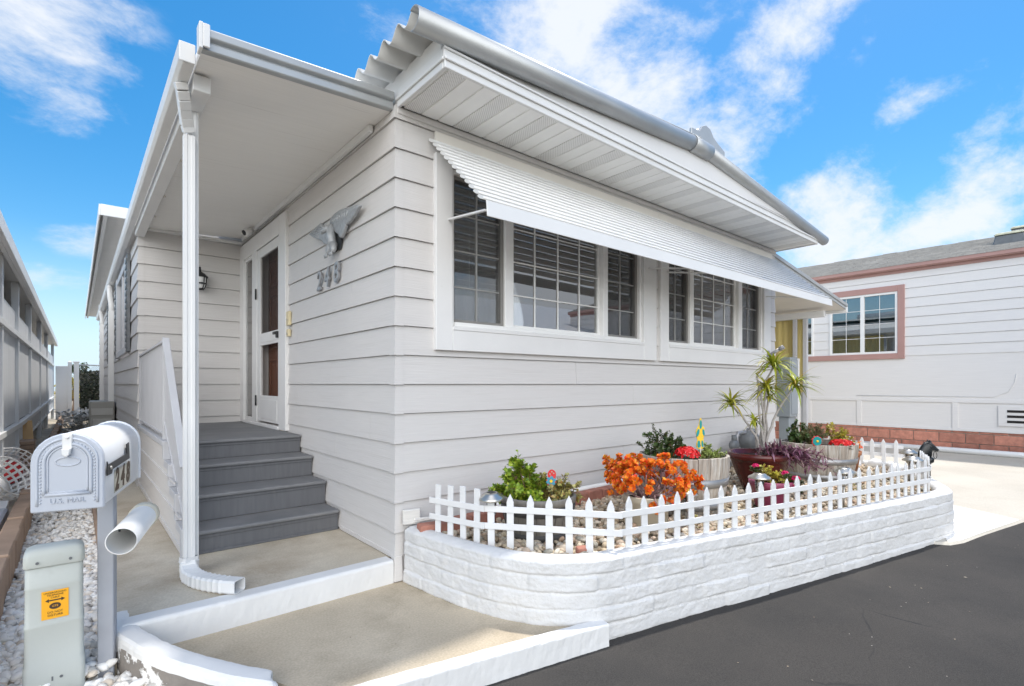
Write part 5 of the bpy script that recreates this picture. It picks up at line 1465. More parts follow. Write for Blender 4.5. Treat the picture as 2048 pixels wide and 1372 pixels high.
mb = MB(); mb.box(-2.40, -2.09, 1.9, 3.0, .17, .27); tag(mb.build('plastic_tray', 'mailface', bevel=0.02), 'pale grey tray on the ground behind the tan block edging', 'tray')
mb = MB(); mb.hexa([(-2.35, 3.0, .17), (-2.11, 2.95, .17), (-2.35, 3.25, .17), (-2.10, 3.2, .17), (-2.34, 3.0, .30), (-2.10, 2.95, .27), (-2.34, 3.25, .31), (-2.10, 3.2, .29)]); tag(mb.build('white_carton', 'paper', bevel=0.004), 'white carton lying behind the tan block edging', 'box')
mb = MB(); mb.box(-2.42, -2.30, 3.3, 3.5, .17, .36); tag(mb.build('brown_carton', 'cardboard', bevel=0.004), 'small open brown carton beside the baskets', 'box')
mb = MB()
for i in range(7): mb.box(-2.26 + .02 * (i % 2), -2.08, 6.2 + .02 * i, 6.7, .17 + i * .055, .22 + i * .055)
tag(mb.build('paver_stack', 'timber', bevel=0.006), 'stack of tan pavers at the foot of the left screen wall', 'pavers')
mb = MB(); mb.bar((-2.2, 7.0, .2), (-2.24, 7.2, .78), .2, .03); tag(mb.build('leaning_board', 'cardboard'), 'tan board leaning against the left screen wall', 'board')

# mini split unit and the back fence
AC = thing('condenser_unit', 'warm grey outdoor condenser unit beside the house wall behind the mailbox', 'air conditioner', (-1.30, 8.6, 0.10))
mb = MB(); mb.box(-.17, .17, -.4, .4, .05, .92); mb.build('casing', 'acgrey', AC, 0.015)
mb = MB(); mb.box(-.15, .15, -.412, -.4, .68, .80); mb.box(-.13, .13, -.408, -.4, .1, .62); mb.build('side_panel', mat('pale_grey_panel', (0.45, 0.44, 0.41), 0.5, 0.05, 6), AC, 0.004)
mb = MB(); mb.box(-.02, .03, -.414, -.408, .36, .375); mb.build('grip', 'dark', AC)
mb = MB(); mb.box(-.17, -.1, -.38, .38, 0, .05); mb.box(.1, .17, -.38, .38, 0, .05); mb.build('foot', 'acgrey', AC)
mb = MB(); mb.tube([(.16, -.3, .5), (.2, -.32, .45), (.22, -.3, .2), (.2, -.25, .05)], .02, 8); mb.tube([(.16, -.2, .8), (.22, -.25, .6), (.2, -.3, .3)], .015, 8); mb.build('hose', 'black', AC)
GP = thing('vinyl_gate', 'white vinyl gate panel with a capped post at the end of the side passage', 'gate', (-2.15, 19.0, 0.05))
mb = MB(); mb.box(0.0, .30, 0, .05, .05, 1.85); mb.build('gate_panel', 'vinyl', GP, 0.005)
mb = MB(); mb.box(.30, .40, -.03, .07, 0, 1.95); mb.lathe([(.075, 1.95), (.075, 1.98), (0.001, 2.04)], 4, (.35, .02, 0), smooth=False, mtx=Matrix.Rotation(R(45), 3, 'Z')); mb.build('gate_post', 'vinyl', GP, 0.004)
mb = MB(); mb.box(-1.70, -1.57, 18.95, 19.07, 0, 2.02); mb.box(-1.72, -1.55, 18.93, 19.09, 2.02, 2.06)
tag(mb.build('fence_post', 'vinyl', bevel=0.006), 'white capped vinyl post beside the dark leafy fence', 'post')
CF = thing('chain_link_fence', 'chain link fence panel covered with dark leaf screening at the back', 'fence', (-1.55, 19.2, 0.05))
mb = MB(); 
for i in range(26):
    x0 = -0.2 + i * .06; mb.tube([(x0, 0, 1.2), (x0 + .6, 0, 1.9)], .004, 4); mb.tube([(x0 + .6, 0, 1.2), (x0, 0, 1.9)], .004, 4)
mb.tube([(-.1, 0, 1.9), (1.2, 0, 1.9)], .02, 8); mb.build('mesh', 'alum', CF)
rnd = random.Random(11); mb = MB()
for i in range(1500):
    mb.leaf((rnd.uniform(0.0, 1.1), rnd.uniform(-.05, .05), rnd.uniform(.05, 1.72)), (rnd.uniform(-1, 1), rnd.uniform(-.8, .2), rnd.uniform(-1, .6)), (rnd.uniform(-.3, .3), -1, .3), rnd.uniform(.06, .11), .05)
mb.build('leaf_screen', 'ivy', CF, fix=False)
mb = MB(); mb.box(0, 1.2, .06, .08, 0, 1.7); mb.build('backing', 'dark', CF)
def tree(nm, lb, loc, h, r_, m_, nl, sd, ls):
    t_ = thing(nm, lb, 'tree', loc); rnd = random.Random(sd)
    mb = MB(); mb.tube([(0, 0, 0), (.05, 0, h * .4), (0, .05, h * .8)], [r_ * .12, r_ * .09, r_ * .03], 8)
    for k in range(6):
        a = rnd.uniform(0, 6.28); mb.tube([(0, 0, h * .45), (r_ * .4 * math.cos(a), r_ * .4 * math.sin(a), h * .7)], [r_ * .05, r_ * .02], 6)
    mb.build('trunk', 'stem', t_)
    mb = MB()
    cl = [(rnd.gauss(0, r_ * .4), rnd.gauss(0, r_ * .4), h * rnd.uniform(.55, 1.0), rnd.uniform(.25, .45) * r_) for _ in range(12)]
    for i in range(nl):
        c = rnd.choice(cl); d = Vector((rnd.gauss(0, 1), rnd.gauss(0, 1), rnd.gauss(0, 1))).normalized() * c[3] * rnd.uniform(.5, 1)
        mb.leaf(Vector(c[:3]) + d, (rnd.gauss(0, 1), rnd.gauss(0, 1), rnd.gauss(0, .6)), (0, 0, 1), ls, ls * .6)
    mb.build('crown', m_, t_, fix=False)
tree('far_tree', 'dark bushy tree beyond the gap at the end of the side passage', (-1.55, 44, -.3), 2.9, .8, 'dkgreen', 1500, 5, .16)
tree('yellow_shrub', 'yellow green shrub beyond the gap at the end of the side passage', (-1.75, 28, -.3), 1.9, .7, 'yellowleaf', 900, 6, .10)
mb = MB(); rnd = random.Random(9)
for i in range(500):
    a = rnd.uniform(0, 6.28); rr_ = rnd.uniform(0, .38)
    mb.leaf((rr_ * math.cos(a), rr_ * math.sin(a), rnd.uniform(0, .55)), (rnd.gauss(0, 1), rnd.gauss(0, 1), rnd.gauss(.3, .6)), (0, 0, 1), .10, .07)
o = mb.build('wrapped_plants', 'ceramicwhite', None, fix=False, loc=(-1.62, 13.5, .1)); tag(o, 'heap of pale crumpled plastic at the back of the side passage', 'plastic heap')

# the white home across the street, seen mirrored in the window panes
OH = thing('opposite_house', 'white roofed home with tan shutters across the street, mirrored in the window panes', 'house', (15.0, -7.8, -0.05))
mb = MB()
for i in range(13): mb.hexa([(-10, 0.0, .1 + i * .2), (10, 0, .1 + i * .2), (-10, 0.03, .1 + i * .2), (10, .03, .1 + i * .2), (-10, -.02, .295 + i * .2), (10, -.02, .295 + i * .2), (-10, .01, .295 + i * .2), (10, .01, .295 + i * .2)])
mb.build('wall', 'trim', OH)
mb = MB()
for i in range(68): mb.hexa([(-10.4 + i * .306, .6, 2.7), (-10.12 + i * .306, .6, 2.7), (-10.4 + i * .306, -4.6, 4.55), (-10.12 + i * .306, -4.6, 4.55), (-10.4 + i * .306, .6, 2.76), (-10.12 + i * .306, .6, 2.76), (-10.4 + i * .306, -4.6, 4.61), (-10.12 + i * .306, -4.6, 4.61)])
mb.prism([(.6, 2.72), (-4.6, 4.57), (-9.6, 2.7), (-9.6, 2.66), (-4.6, 4.5), (.6, 2.66)], 'x', -10.4, 10.4)
mb.build('roof', 'alumwhite', OH)
for i, xx in enumerate((-7.5, -3.2, 1.0, 5.5)):
    mb = MB(); mb.box(xx - .7, xx + .7, .0, .06, 1.3, 2.3); wo = mb.build('window', 'dark', OH)
    mb = MB(); mb.box(xx - 1.1, xx - .72, .02, .08, 1.25, 2.35); mb.box(xx + .72, xx + 1.1, .02, .08, 1.25, 2.35); mb.build('shutter', 'yellowpanel', wo)
# ------------------------------------------------------------------ picket fence panels on the planter
def panel(lb, npick, pointed, length):
    F_ = thing('picket_fence', lb, 'fence', group='white picket panels round the planter')
    rail = MB()
    for zz in (0.158, 0.262): rail.box(-0.01, length + 0.01, -0.0125, -0.0045, zz - 0.019, zz + 0.019)
    ro = []
    for zz in (0.158, 0.262):
        b = MB(); b.box(-0.012, length + 0.012, -0.0125, -0.0045, zz - 0.019, zz + 0.019); b.build('rail', 'picket', F_, 0.002)
    me = None
    for i in range(npick):
        if me is None:
            b = MB(); w_ = 0.0225
            if pointed: b.prism([(-w_, 0), (w_, 0), (w_, .305), (.016, .325), (0.0, .355), (-.016, .325), (-w_, .305)], 'y', -0.004, 0.008)
            else: b.prism([(-w_, 0), (w_, 0), (w_, .37), (-w_, .37)], 'y', -0.004, 0.008)
            o = b.build('picket', 'picket', F_, 0.002); me = o
        else:
            o = me.copy(); col.objects.link(o); o.parent = F_
        o.location = (length * (i + .5) / npick, 0, random.uniform(-.003, .003)); o.rotation_euler = (0, R(random.uniform(-.9, .9)), 0)
    return F_
def place(o, a, b, length, z=0.30, lean=0.0):
    d = Vector(b) - Vector(a)
    o.location = (a[0], a[1], z); o.rotation_euler = (R(lean), 0, math.atan2(d.y, d.x)); o.scale = (d.length / length, 1, 1)
p1 = panel('short white picket panel with flat topped pickets at the house corner of the planter', 4, False, 0.44)
place(p1, (0.135, -0.235), (0.25, -0.645), 0.44)
pf = panel('white picket panel in front of the dark half barrel', 7, True, 0.87)
place(pf, (0.25, -0.63), (0.76, -1.285), 0.87)
for a, b, lb, ln in (((0.77, -1.275), (1.63, -1.475), 'white picket panel in front of the beige pot with the orange plant', 0),
                     ((1.64, -1.475), (2.55, -1.68), 'white picket panel between the weathered barrel and the plum pot', 0),
                     ((2.56, -1.675), (3.42, -1.872), 'white picket panel in front of the plum pot and purple plant', 0),
                     ((3.43, -1.865), (4.18, -2.03), 'last straight white picket panel before the rounded planter corner', 0),
                     ((4.28, -2.02), (5.0, -1.79), 'white picket panel along the rounded end of the planter by the black horse head', 0),
                     ((5.88, -1.45), (5.87, -0.62), 'white picket panel on the far side of the planter by the driveway', 0)):
    c = copy_tree(pf); c['label'] = lb
    place(c, a, b, 0.87)

for o in bpy.data.objects:
    if o.name.startswith('picket') and not o.name.startswith('picket_'):
        o.rotation_euler = (0, R(random.gauss(0, 1.1)), 0); o.location.z = random.gauss(0, .005)
# ------------------------------------------------------------------ planters
def half_barrel(name, lb, loc, r_, h, wood, hoopm, staves=22, soil=0.06, taper=0.80):
    B_ = thing(name, lb, 'barrel planter', loc)
    mb = MB(); th = 0.024
    for k in range(staves):
        a0, a1 = 2 * math.pi * k / staves + .006, 2 * math.pi * (k + 1) / staves - .006
        v = []; m_ = 5
        hz = h + random.uniform(-.003, .003)
        for j in range(m_ + 1):
            t = j / m_; rr_ = r_ * (taper + (1 - taper) * math.sin(t * math.pi / 2) ** .9)
            for (a, r2) in ((a0, rr_), (a1, rr_), (a1, rr_ - th), (a0, rr_ - th)): v.append((r2 * math.cos(a), r2 * math.sin(a), hz * t))
        f = [(j * 4 + i, j * 4 + (i + 1) % 4, j * 4 + 4 + (i + 1) % 4, j * 4 + 4 + i) for j in range(m_) for i in range(4)] + [(0, 1, 2, 3), (m_ * 4, m_ * 4 + 1, m_ * 4 + 2, m_ * 4 + 3)]
        mb.add(v, f)
    mb.build('staves', wood, B_, 0.002)
    for (t0, t1) in ((.10, .22), (.50, .64)):
        def rr2(t): return r_ * (taper + (1 - taper) * math.sin(t * math.pi / 2) ** .9)
        mb = MB(); mb.lathe([(rr2(t0) + .0015, h * t0), (rr2(t0) + .005, h * t0), (rr2(t1) + .005, h * t1), (rr2(t1) + .0015, h * t1)], 44)
        for k in range(3): mb.ball((rr2((t0 + t1) / 2) * math.cos(-2.2 + k * .05) * 1.02, rr2((t0 + t1) / 2) * math.sin(-2.2 + k * .05) * 1.02, h * (t0 + t1) / 2), .006, 5)
        mb.build('hoop', hoopm, B_)
    mb = MB(); mb.disc((0, 0, h - soil), r_ - .02, 32); mb.build('soil', 'soil', B_, fix=False)
    return B_
b1 = thing('half_barrel', 'low dark grey half barrel planter nearest the house corner', 'barrel planter', (0.71, -0.638, 0.315))
mb = MB(); mb.lathe([(.001, 0), (.19, 0), (.20, .02), (.232, .14), (.245, .23), (.252, .235), (.254, .272), (.249, .278), (.238, .276), (.232, .22), (.001, .22)], 40); mb.build('shell', 'greybarrel', b1)
mb = MB()
for k in range(24):
    a = 2 * math.pi * k / 24; mb.tube([(.2015 * math.cos(a), .2015 * math.sin(a), .02), (.233 * math.cos(a), .233 * math.sin(a), .14), (.246 * math.cos(a), .246 * math.sin(a), .23)], .0016, 4)
mb.build('stave_lines', 'darkband', b1)
for (z0, z1, r0, r1) in ((.0, .05, .192, .209), (.165, .225, .2375, .2455)):
    mb = MB(); mb.lathe([(r0, z0), (r0 + .005, z0), (r1 + .005, z1), (r1, z1)], 40); mb.build('hoop', 'darkband', b1)
mb = MB(); mb.disc((0, 0, .235), .235, 32); mb.build('soil', 'soil', b1, fix=False)
half_barrel('half_barrel', 'tall weathered wooden half barrel with a teal and yellow stake in it', (2.126, -0.851, 0.31), .35, .445, 'barrelwood', 'hoop')
half_barrel('half_barrel', 'weathered wooden half barrel at the far end holding several plants', (4.388, -1.058, 0.31), .365, .395, 'barrelwood', 'hoop')
def pot(name, lb, loc, prof, m_, soil_r, soil_z, cat='flower pot'):
    P2 = thing(name, lb, cat, loc)
    mb = MB(); mb.lathe(prof, 40); mb.build('shell', m_, P2)
    mb = MB(); mb.disc((0, 0, soil_z), soil_r, 28); mb.build('soil', 'soil', P2, fix=False)
    return P2
pot('glazed_pot', 'large dark red glazed pot with a thick rim', (3.356, -0.907, .31),
    [(.001, 0), (.13, 0), (.15, .02), (.215, .16), (.25, .26), (.262, .29), (.285, .30), (.298, .325), (.296, .352), (.28, .362), (.255, .355), (.245, .30), (.001, .30)], 'redglaze', .25, .315)
pot('plum_pot', 'small plum coloured plastic pot with pink flowers at the fence', (2.738, -1.276, .31), [(.001, 0), (.11, 0), (.118, .01), (.150, .165), (.163, .17), (.168, .215), (.158, .218), (.148, .17), (.001, .17)], 'pinkpot', .15, .185)
pot('beige_pot', 'beige plastic pot holding the orange leaved succulent', (1.477, -0.958, .31), [(.001, 0), (.13, 0), (.14, .01), (.155, .17), (.168, .178), (.172, .215), (.168, .224), (.155, .222), (.148, .17), (.001, .17)], 'beige', .155, .19)
pot('terracotta_pot', 'small terracotta pot standing behind the far half barrel', (5.12, -1.13, .31), [(.001, 0), (.075, 0), (.105, .20), (.118, .205), (.12, .25), (.108, .25), (.1, .2), (.001, .2)], 'terracotta', .105, .215)

# ------------------------------------------------------------------ plants
V = Vector
def rv(rnd, s=1.0): return V((rnd.gauss(0, s), rnd.gauss(0, s), rnd.gauss(0, s)))
def sprig(st, lf, base, tip, nl, size, rnd, r0=.006, wide=.8, bow=.15):
    """a bowed branch with leaves in loose pairs along it"""
    base, tip = V(base), V(tip); d = tip - base
    mid = base.lerp(tip, .5) + rv(rnd, d.length * bow * .5)
    pts = []
    for i in range(6):
        t = i / 5; pts.append(base * (1 - t) ** 2 + mid * 2 * t * (1 - t) + tip * t * t)
    st.tube(pts, [r0 * (1 - .75 * i / 5) for i in range(6)], 5)
    for i in range(nl):
        t = rnd.uniform(.25, 1.0); k = min(4, int(t * 5)); p = pts[k].lerp(pts[k + 1], t * 5 - k)
        ax = (pts[k + 1] - pts[k]).normalized(); n_ = rv(rnd); n_ = (n_ - ax * n_.dot(ax)).normalized()
        lf.leaf(p + n_ * r0, n_ + ax * rnd.uniform(.1, .9) + V((0, 0, .25)), ax + V((0, 0, .5)), size * rnd.uniform(.7, 1.25), size * wide * rnd.uniform(.8, 1.1))
    return pts
def shrub(name, lb, cat, base, tips, nl, size, lm, seed, sm='stem', wide=.8, subs=3, spread=.10, r0=.006):
    S_ = thing(name, lb, cat, base); rnd = random.Random(seed); st, lf = MB(), MB()
    for tp in tips:
        b = V((rnd.uniform(-.03, .03), rnd.uniform(-.03, .03), -.03))
        pts = sprig(st, lf, b, tp, nl, size, rnd, r0, wide)
        for k in range(subs):
            q = pts[rnd.choice((2, 3, 4))]
            d = V(tp) - b
            e = q + (d.normalized() * rnd.uniform(.3, .8) + rv(rnd, .6)).normalized() * spread * rnd.uniform(.6, 1.3)
            sprig(st, lf, q, e, nl, size, rnd, r0 * .6, wide)
    st.build('stem', sm, S_); lf.build('foliage', lm, S_, fix=False)
    return S_
RX_, RY_ = 0.7645, -0.6447            # world direction of "to the right" as one faces the bed
FX_, FY_ = 0.6447, 0.7645
def rel(r_, f_, z): return V((RX_ * r_ + FX_ * f_, RY_ * r_ + FY_ * f_, z))
rnd = random.Random(21)
# two jade bushes in the dark barrel
tips = [rel(-.10, .02, .31), rel(-.07, .0, .26), rel(-.03, -.03, .20), rel(-.14, .0, .12), rel(-.24, .03, .08), rel(-.10, -.08, .10), rel(-.02, -.1, .06), rel(0.03, .02, .15), rel(-.16, .06, .14), rel(-.29, .02, .05), rel(-.2, 0, .2), rel(-.03, -.16, .01), rel(.04, -.1, .05), rel(-.1, .08, .16)]
shrub('jade_bush', 'bright green jade bush on the left of the dark half barrel', 'plant', (0.68, -0.62, 0.555), tips, 32, .027, 'jade1', 31, wide=.85, subs=5, spread=.08)
tips = [rel(.12, 0, .12), rel(.16, -.02, .16), rel(.06, -.06, .08), rel(.1, -.1, .05), rel(.2, .0, .08), rel(.24, -.03, .05), rel(.02, -.02, .10), rel(.14, -.12, .02), rel(.28, .02, .02), rel(.0, .05, .17), rel(.18, .05, .13)]
shrub('jade_bush', 'sparse yellow green jade bush on the right of the dark half barrel', 'plant', (0.735, -0.655, 0.555), tips, 24, .023, 'jade2', 32, wide=.85, subs=5, spread=.07)
# orange succulent
O_ = thing('orange_succulent', 'orange and red leaved succulent with mauve branches in the beige pot', 'plant', (1.477, -0.958, 0.50))
rnd = random.Random(5); st, lf = MB(), MB()
def rosette(p, ax, n, s_):
    ax = ax.normalized()
    for i in range(n):
        q = rv(rnd); q = (q - ax * q.dot(ax)).normalized()
        lf.leaf(p + q * .003, q + ax * rnd.uniform(.15, 1.4), ax, s_ * rnd.uniform(.75, 1.25), s_ * .8, .22)
def grow(p, d, ln, r_, lev):
    e = p + d * ln
    m1 = p.lerp(e, .5) + rv(rnd, ln * .06)
    st.tube([p, m1, e], [r_, r_ * .85, r_ * .7], 6)
    if lev == 0:
        rosette(e, d, 26, .0265); rosette(e - d * .02, d, 16, .024); return
    for k in range(rnd.choice((3, 4)) if lev > 1 else rnd.choice((3, 4))):
        nd = (d + rv(rnd, .5)); nd.z = nd.z * .8 + .08; grow(e, nd.normalized(), ln * rnd.uniform(.62, .88), r_ * .7, lev - 1)
for k in range(17):
    a = 2 * math.pi * k / 17 * 3 + rnd.uniform(-.2, .2); el_ = (.45, .9, 1.6)[k % 3] + rnd.uniform(-.1, .2)
    grow(V((.04 * math.cos(a), .04 * math.sin(a), .0)), V((math.cos(a) * 1.0, math.sin(a) * 1.0, el_)).normalized(), rnd.uniform(.12, .16), .0085, 2)
st.build('stem', 'mauvestem', O_); lf.build('foliage', 'fire', O_, fix=False)
# plants of the tall barrel
tips = [rel(-.19, .02, .17), rel(-.12, .05, .21), rel(-.05, .0, .20), rel(-.02, .08, .16), rel(-.16, -.06, .10), rel(-.22, 0, .20), rel(.03, .04, .14), rel(-.1, -.1, .08), rel(.08, .0, .10), rel(-.08, .12, .2), rel(.1, .1, .12), rel(-.24, .05, .10)]
shrub('green_bush', 'dark green small leaved bush at the back left of the tall barrel', 'plant', (2.05, -0.79, 0.72), tips, 34, .019, 'dkgreen', 33, wide=.6, subs=6, spread=.085, r0=.004)
tips = [rel(.02, -.05, .09), rel(.08, 0, .08), rel(.14, -.02, .06), rel(.05, -.12, .05), rel(.12, -.1, .04), rel(.0, -.1, .06), rel(.18, 0, .04), rel(.05, .05, .13), rel(.1, .08, .1)]
shrub('trailing_succulent', 'pale green low succulent on the right of the tall barrel', 'plant', (2.21, -0.96, 0.71), tips, 30, .017, 'ltgreen', 34, wide=.7, subs=5, spread=.06, r0=.003)
def flower_dome(name, lb, base, r_, h, n, s_, m_, seed, cat='flower'):
    D_ = thing(name, lb, cat, base); rnd = random.Random(seed); lf, st = MB(), MB()
    for i in range(n):
        a, u_ = rnd.uniform(0, 6.28), rnd.random() ** .5
        nrm = V((u_ * math.cos(a), u_ * math.sin(a), math.sqrt(max(.04, 1 - u_ * u_)))); p = V((nrm.x * r_, nrm.y * r_, nrm.z * h)) * rnd.uniform(.86, 1.04)
        for k in range(5):
            q = rv(rnd); q = (q - nrm * q.dot(nrm)).normalized(); lf.leaf(p, q + nrm * .35, nrm, s_ * rnd.uniform(.8, 1.2), s_ * .8, .1)
    for i in range(9):
        a = rnd.uniform(0, 6.28); st.tube([(0, 0, -.06), (r_ * .7 * math.cos(a), r_ * .7 * math.sin(a), h * .6)], .003, 5)
    lf.build('petals', m_, D_, fix=False); st.build('stem', 'dkgreen', D_)
    lv = MB()
    for i in range(40):
        a = rnd.uniform(0, 6.28); lv.leaf((r_ * .8 * math.cos(a), r_ * .8 * math.sin(a), rnd.uniform(-.04, .0)), (math.cos(a), math.sin(a), .2), (0, 0, 1), .035, .025)
    lv.build('leaf', 'dkgreen', D_, fix=False)
q = V((2.126, -0.851, 0)) + rel(-.04, -.20, 0)
flower_dome('red_flowers', 'round clump of bright red flowers in the tall barrel', (q.x, q.y, .755), .095, .075, 190, .017, 'red', 41)
# dracaena in the red pot
G_ = thing('dracaena', 'tall dracaena with bare grey stems and yellow green strap leaf heads in the red pot', 'plant', (3.38, -0.93, 0.60))
rnd = random.Random(8); tr, lf = MB(), MB()
B0 = V((3.38, -0.93, 0.60))
heads = [(V((3.147, -.731, 1.13)), [rel(-.05, 0, .18), rel(-.16, 0, .36)], .22, 34), (V((3.46, -.995, 1.49)), [rel(-.02, 0, .3), rel(-.04, .02, .62)], .28, 40),
         (V((3.40, -.95, 1.28)), [rel(.0, .04, .2), rel(.03, .04, .5)], .27, 44), (V((3.616, -1.126, 1.31)), [rel(.05, .0, .25), rel(.16, 0, .5)], .26, 38), (V((3.33, -.87, .97)), [rel(-.05, .02, .1), rel(-.05, .03, .25)], .15, 20), (V((3.50, -.93, 1.19)), [rel(.06, .05, .2), rel(.06, .06, .4)], .20, 20), (V((3.32, -.9, 1.40)), [rel(.02, .0, .3), rel(-.02, .0, .6)], .06, 5)]
for (hp, mids, ln, n) in heads:
    pts = [V((rnd.uniform(-.03, .03), rnd.uniform(-.03, .03), 0))] + mids + [hp - B0]
    dense_ = []
    for i in range(len(pts) - 1):
        for k in range(4): 
            t = k / 4; dense_.append(pts[i].lerp(pts[i + 1], t) + rv(rnd, .003))
    dense_.append(pts[-1])
    tr.tube(dense_, [.0125 - .004 * i / len(dense_) for i in range(len(dense_))], 8)
    for i in range(int(n * 1.4)):
        a = rnd.uniform(0, 6.28); e = rnd.uniform(-.35, 1.5) if n > 6 else 1.4
        d = V((math.cos(a), math.sin(a), e)).normalized()
        lf.strap(hp - B0 + V((0, 0, rnd.uniform(-.03, .03))), d, ln * rnd.uniform(.7, 1.15), .026 * rnd.uniform(.8, 1.2), rnd.uniform(.7, 1.9))
tr.build('trunk', 'trunk', G_); lf.build('foliage', 'strap', G_, fix=False)
U_ = thing('purple_plant', 'trailing purple leaved plant spilling over the front right of the red pot', 'plant', (3.40, -1.0, 0.64)); rnd = random.Random(12); st, lf = MB(), MB()
for i in range(70):
    r_ = rnd.uniform(-.18, .46); f_ = rnd.uniform(-.30, .04)
    tip = rel(r_, f_, rnd.uniform(-.12, .10) - .12 * max(0, r_ - .15))
    b = rel(r_ * .25, -.02, .0); st.tube([b, b.lerp(tip, .5) + V((0, 0, .05)), tip], [.004, .004, .002], 5)
    for k in range(9):
        t = rnd.uniform(.3, 1); p = b.lerp(tip, t) + V((0, 0, .1 * t * (1 - t)))
        lf.strap(p, rv(rnd) + rel(.3, -.3, .35), rnd.uniform(.06, .11), .022, rnd.uniform(.2, 1.2), n=4)
for i in range(4): lf.strap(rel(.2 + .05 * i, -.1, .02), rel(.6, -.3, .3 - .1 * i), .17, .025, 1.0)
st.build('stem', 'purple', U_); lf.build('foliage', 'purple', U_, fix=False)
# kalanchoe in the plum pot
tips = [rel(-.10, 0, .10), rel(-.05, -.05, .12), rel(.0, 0, .13), rel(.06, 0, .09), rel(.1, -.03, .07), rel(.13, -.05, .03), rel(.05, -.1, .04), rel(-.02, .06, .12), rel(.12, .05, .06)]
shrub('kalanchoe', 'yellow green succulent filling the plum pot', 'plant', (2.738, -1.276, .50), tips, 16, .032, 'yellowleaf', 35, wide=.8, subs=3, spread=.06)
for (r_, f_, z_, s_, lb) in ((-.13, -.02, .64, .026, 'pink flower head on the left above the plum pot'), (.09, -.06, .585, .028, 'pink flower head in the middle of the plum pot'), (.165, -.08, .545, .032, 'pink flower head hanging over the right rim of the plum pot'), (.16, -.09, .48, .026, 'lowest pink flower head beside the plum pot')):
    q = V((2.738, -1.276, 0)) + rel(r_, f_, 0)
    flower_dome('pink_flower', lb, (q.x, q.y, z_), s_, s_ * .8, 26, .014, 'magenta', int(z_ * 100))
# far barrel
c3 = V((4.388, -1.058, 0))
q = c3 + rel(-.20, .05, 0); tips = [rel(-.03, 0, .24), rel(.02, .02, .20), rel(-.06, 0, .14), rel(.05, -.04, .22), rel(-.08, -.06, .07), rel(.0, -.08, .12), rel(.08, 0, .16)]
shrub('green_bush', 'upright dark green bush on the left of the far barrel', 'plant', (q.x, q.y, .66), tips, 26, .030, 'dkgreen', 36, wide=.75, subs=5, spread=.07, r0=.004)
q = c3 + rel(-.04, .05, 0); tips = [rel(x_, y_, .22 - abs(x_) * .5) for x_ in (-.16, -.1, -.04, .02, .08, .14) for y_ in (-.08, .02, .1)]
shrub('lavender_bush', 'fine leaved grey green bush in the middle of the far barrel', 'plant', (q.x, q.y, .66), tips, 60, .022, 'fineleaf', 37, wide=.16, subs=5, spread=.07, r0=.002)
q = c3 + rel(.2, .06, 0); tips = [rel(.0, 0, .22), rel(.08, 0, .18), rel(.14, .02, .13), rel(.2, .0, .06), rel(-.05, .02, .24), rel(.05, -.06, .10), rel(.12, -.04, .06), rel(.26, .02, .02), rel(.17, .06, .16), rel(.3, .0, -.04)]
shrub('yellow_jade', 'yellow green jade plant spilling over the right of the far barrel', 'plant', (q.x, q.y, .66), tips, 24, .022, 'yellowleaf', 38, wide=.8, subs=5, spread=.07)
q = c3 + rel(.10, -.24, 0); flower_dome('red_flowers', 'flat clump of bright red flowers in the far barrel', (q.x, q.y, .70), .11, .05, 150, .020, 'red', 42)
q = V((5.12, -1.13, 0)); tips = [rel(.05, 0, .12), rel(-.05, 0, .1), rel(0, -.06, .13), rel(.02, .05, .09)]
shrub('small_orange_plant', 'small orange flowering plant in the terracotta pot', 'plant', (5.12, -1.13, .52), tips, 22, .025, 'fire', 39)
rnd = random.Random(77)     # small ground tufts
for (x_, y_, lb) in ((1.62, -1.22, 'small yellow green weed beside the solar light near the beige pot'), (3.75, -1.62, 'small orange tinged weed behind the fence near the far barrel')):
    shrub('weed_tuft', lb, 'plant', (x_, y_, .32), [rel(rnd.uniform(-.05, .05), rnd.uniform(-.05, .05), rnd.uniform(.03, .08)) for _ in range(7)], 7, .02, 'jade2', int(x_ * 10), subs=1, spread=.04, r0=.002)

# ------------------------------------------------------------------ garden ornaments
ST = thing('garden_stake', 'garden stake with a red ladybird shape above a blue petalled flower', 'garden stake', (0.735, -0.745, 0.53), R(-40))
mb = MB(); mb.tube([(0, 0, 0), (0, 0, .17)], .003, 6); mb.build('rod', 'steel', ST)
mb = MB(); mb.prism([(.028 * math.cos(k * math.pi / 10), .195 + .034 * math.sin(k * math.pi / 10)) for k in range(20)], 'y', .004, .010); mb.build('ladybird', 'redenamel', ST, 0.001)
mb = MB()
for (a, b) in ((-.012, .20), (.012, .205), (0, .215), (-.006, .185)): mb.tube([(a, .004, b), (a, .002, b)], .005, 8)
mb.build('spots', 'steel', ST)
mb = MB()
for k in range(6):
    a = k * math.pi / 3 + .3; mb.tube([(.021 * math.cos(a) - .006, .0, .155 + .021 * math.sin(a)), (.021 * math.cos(a) - .006, -.006, .155 + .021 * math.sin(a))], .0115, 10)
mb.build('petal', mat('blue_enamel', (.06, .26, .36), .35, .1, 20), ST)
mb = MB()
for k in range(6):
    a = k * math.pi / 3 + .82; mb.tube([(.027 * math.cos(a) - .006, .002, .155 + .027 * math.sin(a)), (.027 * math.cos(a) - .006, -.004, .155 + .027 * math.sin(a))], .006, 8)
mb.build('petal_edge', 'redenamel', ST)
mb = MB(); mb.tube([(-.006, 0, .155), (-.006, -.009, .155)], .010, 10); mb.build('flower_centre', 'yellow', ST)
q = V((2.126, -0.851, 0)) + rel(.095, -.12, 0)
LS = thing('leaf_stake', 'yellow and teal leaf shaped stake standing in the tall barrel', 'garden stake', (q.x, q.y, .70), R(-34))
mb = MB(); mb.tube([(0, 0, 0), (0, 0, .14)], .004, 6); mb.build('rod', 'steel', LS)
